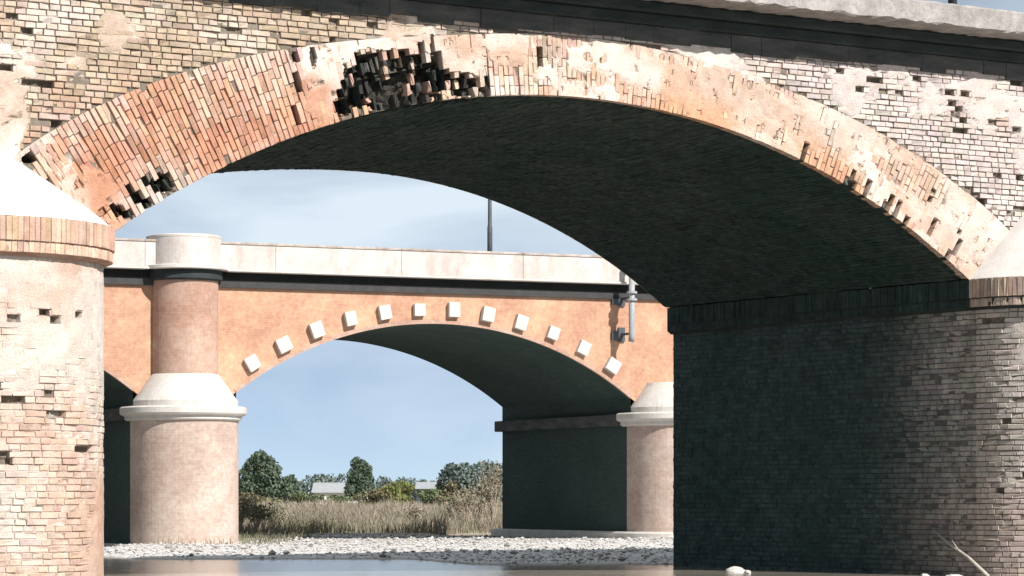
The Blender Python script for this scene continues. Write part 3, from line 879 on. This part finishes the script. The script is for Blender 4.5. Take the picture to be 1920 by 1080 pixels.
# drain pipe standing off the wall
dp = MB(); dp.tube([(3.36, -.70, 8.05), (3.36, -.70, 5.92), (3.36, -.66, 5.78)], .085, 12)
dpo = dp.build('drain_pipe', M['grey_metal'], bb_, True)
for z, rr in ((7.12, .15), (6.92, .15)):
    c = MB(); c.tube([(3.36, -.70, z), (3.36, -.70, z + .06)], rr, 12); c.build('pipe_collar', M['grey_metal'], dpo)
for z in (7.0, 6.0, 7.85):
    c = MB(); c.box(3.31, 3.41, -.72, .0, z - .03, z + .03); c.box(3.26, 3.46, -.06, .02, z - .2, z + .2); c.box(3.05, 3.31, -.10, .0, z - .16, z + .10); c.build('bracket', M['dark_metal'], dpo)

# ================================================================== GROUND AND WATER
def ground_h(X, Y):
    X = np.asarray(X, float); Y = np.asarray(Y, float)
    n = (fbm(X * .25, Y * .25, 101) - .5)
    edge = 62.4 - 5.1 * sstep(-2.4, -.4, X) + n * 1.6 + 6.0 * sstep(-7.0, -11.0, X)
    bar = -.45 + .60 * sstep(edge - 5, edge + .6, Y) + .04 * sstep(edge, edge + 10, Y) + .12 * sstep(0, 6, X) * sstep(66, 80, Y)
    bar = bar + n * .05 * sstep(edge, edge + 4, Y)
    bar = np.where(X < -9.5, bar - .5 * sstep(-9.5, -13, X) * sstep(100, 84, Y), bar)
    pool = sstep(94, 97, Y) * sstep(108, 103, Y) * sstep(-3.2, -.4, X) * sstep(20, 14, X)
    bar = bar - .35 * pool
    up = .16 * sstep(98, 112, Y) * (1 - pool) + .12 * sstep(120, 180, Y)
    h = bar + up + .10 * (fbm(X * .12, Y * .12, 111) - .5) * sstep(70, 100, Y)
    side = sstep(28, 45, np.abs(X)) * sstep(150, 90, Y)
    h = h + side * (1.8 + n)
    near = sstep(22, 8, Y); h = np.maximum(h, h * (1 - near) + near * .12)
    return h
def axis(fine0, fine1, st, lo, hi):
    a = list(np.arange(fine0, fine1, st)); s = st; x = fine1
    while x < hi: a.append(x); s *= 1.22; x += s
    a.append(hi); s = st; x = fine0 - st; b = []
    while x > lo: b.append(x); s *= 1.22; x -= s
    b.append(lo); return np.array(b[::-1] + a)
gx = axis(-16, 16, .25, -6000, 6000); gy = axis(54, 118, .25, -400, 9000)
GX, GY = np.meshgrid(gx, gy); GZ = ground_h(GX, GY)
i = np.arange(len(gx) - 1)[None] + np.arange(len(gy) - 1)[:, None] * len(gx)
GF = np.stack([i, i + 1, i + len(gx) + 1, i + len(gx)], -1).reshape(-1, 4)
def mat_ground():
    m, nt, p = nt_new('river_ground')
    geo = nt.nodes.new('ShaderNodeNewGeometry'); sp = nt.nodes.new('ShaderNodeSeparateXYZ'); nt.links.new(geo.outputs['Position'], sp.inputs[0])
    vo = nt.nodes.new('ShaderNodeTexVoronoi'); vo.inputs['Scale'].default_value = 9.0; nt.links.new(geo.outputs['Position'], vo.inputs['Vector'])
    peb = ramp(nt, vo.outputs['Color'], [(0.2, (0.34, 0.33, 0.315)), (0.5, (0.52, 0.505, 0.49)), (0.85, (0.66, 0.645, 0.63))])
    n1 = noise_node(nt, 1.2, 6, .65)
    peb = mixc(nt, 'MIX', ramp(nt, n1.outputs['Fac'], [(0.45, (0, 0, 0)), (0.7, (.6, .6, .6))]), peb, (0.54, 0.52, 0.495))
    n2 = noise_node(nt, .35, 7, .7)
    soil = ramp(nt, n2.outputs['Fac'], [(0.3, (0.22, 0.18, 0.13)), (0.55, (0.36, 0.31, 0.23)), (0.75, (0.48, 0.43, 0.34))])
    mr = nt.nodes.new('ShaderNodeMapRange'); mr.inputs[1].default_value = 96; mr.inputs[2].default_value = 103
    nz = nt.nodes.new('ShaderNodeMath'); nz.operation = 'MULTIPLY_ADD'; nz.inputs[1].default_value = 9.0
    nt.links.new(n1.outputs['Fac'], nz.inputs[0]); nt.links.new(sp.outputs['Y'], nz.inputs[2])
    nt.links.new(nz.outputs[0], mr.inputs[0])
    c = mixc(nt, 'MIX', mr.outputs[0], peb, soil)
    wet = nt.nodes.new('ShaderNodeMapRange'); wet.inputs[1].default_value = .09; wet.inputs[2].default_value = .14
    nt.links.new(sp.outputs['Z'], wet.inputs[0])
    c = mixc(nt, 'MIX', wet.outputs[0], (0.20, 0.17, 0.135), c)
    nt.links.new(c, p.inputs['Base Color']); p.inputs['Roughness'].default_value = .9
    bump(nt, p, vo.outputs['Distance'], .8, .05)
    return m
g = mesh_obj('ground', np.stack([GX, GY, GZ], -1).reshape(-1, 3), GF, mat_ground(), smooth=True); tag(g, kind='structure')
def mat_water():
    m, nt, p = nt_new('river_water')
    n1 = noise_node(nt, .25, 4, .6)
    c = ramp(nt, n1.outputs['Fac'], [(0.35, (0.20, 0.18, 0.15)), (0.65, (0.30, 0.275, 0.235))])
    nt.links.new(c, p.inputs['Base Color'])
    p.inputs['Roughness'].default_value = .12; p.inputs['IOR'].default_value = 1.33; p.inputs['Specular IOR Level'].default_value = .5
    n2 = noise_node(nt, 2.2, 5, .6, stretch=(1, .6, 1))
    bump(nt, p, n2.outputs['Fac'], .35, .10)
    return m
w = mesh_obj('water', [(-200, -60, .1), (200, -60, .1), (200, 112, .1), (-200, 112, .1)], [(0, 1, 2, 3)], mat_water()); tag(w, kind='structure')

# loose pebbles on the bar: too many to count
ico_v = np.array([(0, 0, 1), (.9, 0, .3), (.25, .85, .3), (-.75, .5, .3), (-.75, -.55, .3), (.3, -.85, .3), (0, 0, -.6)])
ico_f = np.array([(0, 1, 2), (0, 2, 3), (0, 3, 4), (0, 4, 5), (0, 5, 1), (6, 2, 1), (6, 3, 2), (6, 4, 3), (6, 5, 4), (6, 1, 5)])
def scatter_pebbles(n):
    r = np.random.default_rng(5)
    X = r.uniform(-12, 10, n * 3); Y = r.uniform(56, 98, n * 3); Z = ground_h(X, Y)
    k = np.nonzero(Z > .11)[0][:n]; X, Y, Z = X[k], Y[k], Z[k]; n = len(k)
    s = np.exp(r.normal(-3.75, .5, n)); a = r.uniform(0, 6.28, n)
    v = ico_v[None] * np.stack([s * r.uniform(.8, 1.5, n), s * r.uniform(.7, 1.2, n), s * r.uniform(.5, .9, n)], -1)[:, None]
    v = v * r.uniform(.85, 1.15, (n, 7, 1))
    ca, sa = np.cos(a)[:, None], np.sin(a)[:, None]
    v = np.stack([v[..., 0] * ca - v[..., 1] * sa + X[:, None], v[..., 0] * sa + v[..., 1] * ca + Y[:, None], v[..., 2] + Z[:, None] + s[:, None] * .15], -1)
    c = np.where(r.random(n)[:, None] < .25, np.array([[.25, .235, .22]]), np.array([[.56, .545, .53]])) * r.uniform(.7, 1.2, (n, 1))
    o = mesh_obj('gravel', v.reshape(-1, 3), (np.arange(n)[:, None, None] * 7 + ico_f[None]).reshape(-1, 3), M['mortar'], None, np.repeat(c, 7, 0))
    tag(o, 'loose pale river pebbles strewn over the gravel bar', 'gravel', kind='stuff')
scatter_pebbles(14000)

def rock(px, py, z, size, label, seed):      # px, py only give the spot on the river bed
    Y = FPX * (EYE - z) / (py - HY); X = (px - 960) / FPX * Y
    r = np.random.default_rng(seed)
    import bmesh
    bm = bmesh.new(); bmesh.ops.create_icosphere(bm, subdivisions=3, radius=1)
    for v in bm.verts:
        p = v.co; q = 1 + .35 * (float(fbm(p.x * 1.3 + seed, p.y * 1.3 + p.z, seed)) - .5) * 2
        v.co = Vector((p.x * size[0] * q, p.y * size[1] * q, p.z * size[2] * q))
    me = bpy.data.meshes.new('rock'); bm.to_mesh(me); bm.free(); me.materials.append(M['rock'])
    o = link(bpy.data.objects.new('rock', me)); o.location = (X, Y, z); o.rotation_euler = (0, 0, r.uniform(0, 6))
    tag(o, label, 'rock', 'rocks standing out of the river')
rock(1378, 1071, .12, (.21, .16, .075), 'larger of the two white rocks in the water before the dark pier', 3)
rock(1402, 1074, .12, (.06, .05, .05), 'small white rock right beside the larger one in the water', 4)
rock(1735, 1082, .11, (.10, .08, .06), 'pale rock in the water at the bottom edge below the pier', 5)
rock(1790, 1082, .11, (.14, .08, .05), 'flat pale rock at the foot of the right pier', 6)

# bleached branch leaning on the foot of the right pier
def on_flank(v, z, off): 
    p = MA @ Vector((XR - off, v, z)); return p
m = MB()
p0, p1 = on_flank(-.45, .12, .14), on_flank(1.0, .85, .05)
m.tube([p0, p0.lerp(p1, .35) + Vector((0, 0, .03)), p0.lerp(p1, .7) + Vector((.0, 0, -.01)), p1], [.035, .03, .022, .010], 7)
m.tube([p0.lerp(p1, .5), p0.lerp(p1, .62) + Vector((-.05, -.1, .12))], [.014, .005], 5)
tag(m.build('branch', M['wood'], smooth=True), 'bleached branch leaning against the foot of the right pier', 'branch')

# ================================================================== LAMP POSTS
def lamp_post(x, y, z, h, label):
    o = empty('lamp_post', (x, y, z)); tag(o, label, 'lamp post', 'lamp posts on the bridges')
    m = MB(); m.tube([(0, 0, 0), (0, 0, h * .2), (0, 0, h * .21), (0, 0, h)], [.075, .075, .058, .042], 10); m.build('pole', M['dark_metal'], o, True)
    m = MB(); m.box(-.12, .12, -.12, .12, -.02, .05, .01); m.build('base_plate', M['dark_metal'], o)
    m = MB(); m.tube([(0, 0, h - .02), (.15, .3, h + .25), (.4, .8, h + .38), (.7, 1.4, h + .42)], .03, 8); m.build('arm', M['dark_metal'], o, True)
    m = MB(); m.tube([(.65, 1.3, h + .41), (.75, 1.5, h + .43), (1.0, 2.0, h + .44)], [.05, .12, .07], 10); m.build('lamp_head', M['grey_metal'], o, True)
MBW = Matrix.Translation((0, 83.0, 0)) @ Matrix.Rotation(B_ANG, 4, 'Z')
p = MBW @ Vector((-.52, .35, 7.42)); lamp_post(p.x, p.y, p.z, 7.5, 'dark lamp post standing on the orange bridge behind, seen under the arch')
p = MA @ Vector((8.75, .35, 9.20)); lamp_post(p.x, p.y, p.z, 7.5, 'lamp post on the near bridge, cut off at the top right')

# ================================================================== TREES, SHRUBS, GRASS
def at(px, py, Y): return Vector(((px - 960) / FPX * Y, Y, EYE + (HY - py) / FPX * Y))
def leaf_mesh(pts, size, r, aspect=.6):
    n = len(pts)
    a = r.normal(0, 1, (n, 3)); a /= np.linalg.norm(a, axis=1)[:, None]
    b = r.normal(0, 1, (n, 3)); b -= (a * b).sum(1)[:, None] * a; b /= np.linalg.norm(b, axis=1)[:, None]
    s = size * r.uniform(.6, 1.4, (n, 1))
    v = np.stack([pts - a * s, pts + b * s * aspect, pts + a * s, pts - b * s * aspect], 1)
    return v.reshape(-1, 3), np.arange(n * 4).reshape(-1, 4)
def tree(name, base, clumps, nleaf, lsize, mat, label, cat='tree', group=None, trunk_r=.12, seed=0, bark='bark'):
    """clumps: (dx, dy, z, rx, ry, rz) relative to the base"""
    r = np.random.default_rng(seed)
    o = empty(name, base); tag(o, label, cat, group)
    m = MB(); top = max(c[2] for c in clumps)
    m.tube([(0, 0, -.3), (.03, 0, top * .25), (-.04, .03, top * .55), (.02, 0, top * .9)], [trunk_r * 1.3, trunk_r, trunk_r * .75, trunk_r * .3], 7)
    for c in clumps:
        m.tube([(0, 0, min(c[2] * .35, top * .4)), (c[0] * .5, c[1] * .5, c[2] * .72), (c[0], c[1], c[2])], [trunk_r * .5, trunk_r * .3, trunk_r * .1], 5)
    m.build('trunk', M[bark], o)
    vol = np.array([c[3] * c[4] * c[5] for c in clumps]) ** .72; vol /= vol.sum()
    P = []
    for c, q in zip(clumps, vol):
        n = int(nleaf * q); d = r.normal(0, 1, (n, 3)); d /= np.linalg.norm(d, axis=1)[:, None]
        rad = r.uniform(.35, 1.0, n) ** .5
        lump = .72 + .5 * fbm(d[:, 0] * 2.4 + c[0] * 3, d[:, 1] * 2.4 + d[:, 2] * 2.2 + seed, seed)
        P.append(np.array(c[:3]) + d * (rad * lump)[:, None] * np.array(c[3:]))
    P = np.concatenate(P)
    v, f = leaf_mesh(P, lsize, r)
    mesh_obj('crown', v, f, mat, o)
    return o
def auto_clumps(w, h, n, r, low=.25, top_narrow=.5):
    C = []
    for k in range(n):
        t = (k + .5) / n; z = h * (low + (.95 - low) * t)
        ww = w * .5 * (1 - top_narrow * t ** 1.6)
        q = r.uniform(.22, .36)
        C.append((r.uniform(-1, 1) * ww * .7, r.uniform(-1, 1) * ww * .7, min(z, h * .86) , w * q, w * q, min(h * .2, w * q)))
    return C
def place_tree(name, px0, px1, ytop, ybase, Y, nleaf, lsize, mat, label, cat='tree', group=None, n=9, seed=0, low=.2, narrow=.5, trunk=.12, bark='bark'):
    r = np.random.default_rng(seed)
    b = at((px0 + px1) / 2, 0, Y); zb = float(ground_h(b.x, b.y))
    h = at(0, ytop, Y).z - zb; wd = (px1 - px0) / FPX * Y
    return tree(name, (b.x, Y, zb), auto_clumps(wd, h, n, r, low, narrow), nleaf, lsize, mat, label, cat, group, trunk, seed, bark)
TG = 'trees on the far bank'
r = np.random.default_rng(1)
b = at(490, 0, 300); zb = .3
tree('broadleaf_tree', (b.x, 300, zb), [(-1.0, 0, 2.2, 1.5, 1.5, 1.4), (.9, 0, 1.9, 1.6, 1.5, 1.3), (-.7, .3, 4.0, 1.35, 1.3, 1.3), (.7, -.2, 3.4, 1.35, 1.3, 1.2), (-.1, 0, 5.0, 1.1, 1.1, .95),
     (1.9, .2, 2.3, 1.0, 1.0, 1.0), (-1.7, 0, 3.1, .9, .9, 1.1), (2.6, 0, 1.6, .9, .9, .9), (.2, 0, 4.6, 1.3, 1.2, .9), (1.35, 0, 3.9, .7, .7, .7), (2.5, 0, 2.7, .5, .6, .6)],
     7500, .17, M['leaf_dark'], 'big dark rounded tree on the far bank beside the orange pier', 'tree', TG, .16, 11)
b = at(674, 0, 320)
tree('broadleaf_tree', (b.x, 320, zb), [(-.5, 0, 2.0, 1.2, 1.1, 1.2), (.5, 0, 2.2, 1.2, 1.1, 1.2), (-.2, 0, 3.4, 1.2, 1.1, 1.1), (.45, 0, 4.1, .95, .95, .9), (-.35, 0, 4.9, .65, .65, .65), (.2, 0, 4.7, .75, .75, .6), (1.0, 0, 3.1, .65, .65, .8)],
     4200, .17, M['leaf_dark'], 'narrow dark tree alone in the middle of the far bank', 'tree', TG, .13, 12)
place_tree('broadleaf_tree', 818, 880, 872, 950, 340, 3000, .19, M['leaf_far'], 'dark tree behind the shed near the right hand pier', group=TG, seed=21)
place_tree('broadleaf_tree', 835, 912, 872, 950, 330, 3400, .19, M['leaf_far'], 'grey green tree between the bare shrubs and the far wood', group=TG, seed=22)
place_tree('broadleaf_tree', 885, 965, 868, 950, 345, 3400, .19, M['leaf_far'], 'grey green tree half hidden by the dark pier', group=TG, seed=23)
place_tree('broadleaf_tree', 520, 566, 893, 950, 310, 1500, .16, M['leaf_dark'], 'small dark tree leaning on the right side of the big dark tree', group=TG, seed=25)
place_tree('broadleaf_tree', 380, 455, 870, 950, 330, 2600, .19, M['leaf_dark'], 'dark tree partly behind the round orange pier', group=TG, seed=24)
BG = 'bushes on the far bank'
place_tree('bush', 695, 790, 905, 955, 250, 2600, .12, M['leaf_lime'], 'yellow green bush right of the narrow tree', 'bush', BG, n=8, seed=31, low=.2, narrow=.35, trunk=.05)
place_tree('bush', 535, 605, 922, 955, 260, 1600, .12, M['leaf_mid'], 'low green bush between the big dark tree and the pale shed', 'bush', BG, n=7, seed=32, low=.2, narrow=.3, trunk=.05)
place_tree('bush', 600, 665, 930, 958, 240, 1300, .11, M['leaf_mid'], 'low green bush below the narrow tree', 'bush', BG, n=7, seed=33, low=.2, narrow=.3, trunk=.05)
place_tree('bush', 660, 730, 918, 958, 235, 1600, .11, M['leaf_olive'], 'brownish bush between the narrow tree and the yellow green bush', 'bush', BG, n=7, seed=34, low=.2, narrow=.3, trunk=.05)
place_tree('bush', 440, 520, 925, 960, 230, 1700, .11, M['leaf_olive'], 'brownish bush at the foot of the big dark tree', 'bush', BG, n=7, seed=35, low=.2, narrow=.3, trunk=.05)
place_tree('bush', 775, 835, 918, 955, 235, 1300, .11, M['leaf_mid'], 'green bush in front of the grey shed', 'bush', BG, n=7, seed=36, low=.2, narrow=.3, trunk=.05)
place_tree('bush', 825, 880, 905, 955, 220, 1500, .11, M['leaf_olive'], 'olive bush behind the bare shrubs', 'bush', BG, n=7, seed=37, low=.2, narrow=.4, trunk=.05)

def bare_shrub(px, ytop, Y, spread, nst, label, seed, leafy=0, mat='twig'):
    r = np.random.default_rng(seed); b = at(px, 0, Y); zb = float(ground_h(b.x, b.y)); H = at(0, ytop, Y).z - zb
    o = empty('bare_shrub', (b.x, Y, zb)); tag(o, label, 'shrub', 'bare shrubs on the far bank')
    m = MB(); tips = []
    for k in range(nst):
        a = r.uniform(0, 6.28); q = r.uniform(.1, 1) * spread; h = H * r.uniform(.55, 1.0)
        p = [Vector((0, 0, -.1)), Vector((math.cos(a) * q * .3, math.sin(a) * q * .3, h * .45)), Vector((math.cos(a) * q, math.sin(a) * q, h))]
        m.tube(p, [.022, .015, .006], 4)
        for j in range(5):
            t = r.uniform(.3, .95); s = p[1].lerp(p[2], t); e = s + Vector((r.normal(0, .18), r.normal(0, .18), r.uniform(.1, .4)))
            m.tube([s, e], [.009, .004], 3); tips.append(e); tips.append(s.lerp(e, .6))
    m.build('stems', M[mat], o)
    if leafy:
        T = np.array([t for t in tips]); T = T[r.integers(0, len(T), leafy)] + r.normal(0, .09, (leafy, 3))
        v, f = leaf_mesh(T, .045, r); mesh_obj('dry_leaves', v, f, M['straw'] if seed % 2 else M['straw_green'], o)
bare_shrub(925, 862, 112, .55, 22, 'tallest bare shrub hard against the dark pier', 1, 500)
bare_shrub(903, 905, 112, .7, 20, 'pale bare shrub just left of the tallest one', 2, 500)
bare_shrub(878, 925, 110, .8, 20, 'grey twiggy shrub leaning over the little pool', 3, 600)
bare_shrub(850, 940, 116, .7, 16, 'low twiggy shrub left of the pool', 4, 500)
bare_shrub(448, 940, 96, .6, 18, 'dry weedy shrub growing at the foot of the round orange pier', 6, 700)
bare_shrub(478, 955, 98, .6, 16, 'dry weedy shrub second from the round orange pier', 8, 700)
bare_shrub(515, 958, 102, .7, 14, 'dry weedy shrub third from the round orange pier', 10, 600)
bare_shrub(780, 962, 108, .8, 14, 'low brown shrub above the pale gravel in the middle', 5, 600)

def grass(name, n, x0, x1, y0, y1, hmin, hmax, wid, mat, label, seed, dens=None):
    r = np.random.default_rng(seed)
    X = r.uniform(x0, x1, n * 3); Y = r.uniform(y0, y1, n * 3); Z = ground_h(X, Y)
    cl = fbm(X * .45, Y * .3, seed + 7)
    k = (Z > .12) & (r.random(n * 3) < sstep(.30, .55, cl))
    if dens is not None: k &= r.random(n * 3) < dens(X, Y)
    k = np.nonzero(k)[0][:n]; X, Y, Z, cl = X[k], Y[k], Z[k], cl[k]; n = len(k)
    h = r.uniform(hmin, hmax, n) * (.15 + 1.7 * cl ** 1.6); a = r.uniform(0, 6.28, n); w = wid * r.uniform(.6, 1.5, n)
    ln = r.normal(0, .28, (n, 2)) * h[:, None]
    B = np.stack([X, Y, Z - .03], -1); side = np.stack([np.cos(a) * w, np.sin(a) * w, 0 * w], -1)
    mid = B + np.stack([ln[:, 0] * .35, ln[:, 1] * .35, h * .6], -1); tip = B + np.stack([ln[:, 0], ln[:, 1], h], -1)
    v = np.stack([B - side, B + side, mid + side * .8, mid - side * .8, tip], 1)
    base = np.arange(n)[:, None] * 5
    f1 = base + np.array([[0, 1, 2]]); f2 = base + np.array([[0, 2, 3]]); f3 = base + np.array([[3, 2, 4]])
    o = mesh_obj(name, v.reshape(-1, 3), np.concatenate([f1, f2, f3]), mat)
    tag(o, label, 'grass', kind='stuff')
bank = lambda X, Y: sstep(96, 101, Y + 2.5 * np.sin(X * .5)) * .9
grass('dry_grass', 60000, -16, 12, 94, 135, .30, .80, .012, M['straw'], 'tall dry grass covering the far bank', 1, bank)
grass('dry_grass', 30000, -24, 16, 130, 230, .35, .85, .028, M['straw'], 'dry grass field running back to the trees', 2)
grass('weeds', 16000, -14, 10, 95, 130, .2, .55, .014, M['straw_green'], 'half green weeds low in the dry grass of the far bank', 3, bank)
grass('weeds', 900, -9.2, -6.0, 76.5, 92, .12, .42, .010, M['straw_green'], 'weeds at the foot of the round orange pier', 4)

# low scrub standing in the dry grass
ORD = ['first', 'second', 'third', 'fourth', 'fifth', 'sixth', 'seventh', 'eighth', 'ninth', 'tenth']
for k, (px, yt, Y, wpx) in enumerate(sorted([(548, 968, 108, 60), (592, 975, 103, 55), (640, 960, 118, 60), (690, 972, 106, 60), (735, 965, 114, 55), (815, 972, 109, 55), (480, 972, 104, 60), (846, 968, 113, 50), (575, 958, 124, 60), (715, 956, 126, 55)])):
    place_tree('scrub_bush', px - wpx / 2, px + wpx / 2, yt, 1010, Y, 520, .045, M[['scrub_brown', 'leaf_olive', 'straw_green'][k % 3]], 'low scrubby bush in the dry grass, %s from the round orange pier' % ORD[k], 'bush', 'scrub in the dry grass', n=6, seed=60 + k, low=.15, narrow=.3, trunk=.015, bark='twig')

# far wood: one mass along the horizon
def far_wood():
    r = np.random.default_rng(9); P = []
    for x in np.arange(-150, 80, 1.7):
        Y = 720 + r.uniform(-30, 30); h = 3.4 + 4.2 * float(fbm(x * .05, 3, 5)) + r.uniform(-.7, 1.1)
        n = 420; d = r.normal(0, 1, (n, 3)); d /= np.linalg.norm(d, axis=1)[:, None]
        P.append(np.array([x, Y, .4 + h * .5]) + d * (r.uniform(.4, 1, n) ** .5)[:, None] * np.array([2.0, 2.0, h * .55]))
    v, f = leaf_mesh(np.concatenate(P), .36, r)
    tag(mesh_obj('far_wood', v, f, M['leaf_far']), 'distant dark wood along the horizon', 'wood', kind='stuff')
far_wood()

# ================================================================== FAR BUILDINGS
def shed(name, px0, px1, yridge, yeave, Y, wallm, roofm, label, depth=7.0, wins=3):
    a, b = at(px0, yeave, Y), at(px1, yeave, Y); zr = at(0, yridge, Y).z; L = b.x - a.x; ze = a.z
    o = empty(name, (a.x, Y, .5)); tag(o, label, 'building', 'farm buildings beyond the bank'); ze -= .5; zr -= .5
    m = MB(); m.box(0, L, 0, depth, -.3, ze); m.build('wall', wallm, o)
    m = MB(); t = .12
    m.add([(-.3, -.5, ze), (L + .3, -.5, ze), (L + .3, depth / 2, zr), (-.3, depth / 2, zr), (-.3, -.5, ze + t), (L + .3, -.5, ze + t), (L + .3, depth / 2, zr + t), (-.3, depth / 2, zr + t),
           (L + .3, depth + .5, ze), (-.3, depth + .5, ze), (L + .3, depth + .5, ze + t), (-.3, depth + .5, ze + t)],
          [(0, 1, 2, 3), (4, 7, 6, 5), (0, 4, 5, 1), (3, 2, 8, 9), (7, 11, 10, 6), (9, 8, 10, 11), (0, 3, 7, 4), (3, 9, 11, 7), (1, 5, 6, 2), (2, 6, 10, 8)])
    m.build('roof', roofm, o)
    for k in range(wins):
        x = L * (k + .5) / wins
        m = MB(); m.box(x - L / wins * .28, x + L / wins * .28, -.04, .05, ze * .35, ze * .8); m.build('window', M['glass_dark'], o)
shed('shed', 588, 692, 906, 924, 480, M['wall_white'], M['roof_white'], 'long white roofed shed behind the narrow tree', 8, 4)
shed('shed', 782, 836, 905, 917, 430, M['dark_metal'], M['roof_white'], 'grey shed with pale roof right of the yellow green bush', 8, 2)
shed('farmhouse', 866, 888, 897, 906, 400, M['wall_pink'], M['roof_tile'], 'small pinkish house behind the bare shrubs', 6, 1)
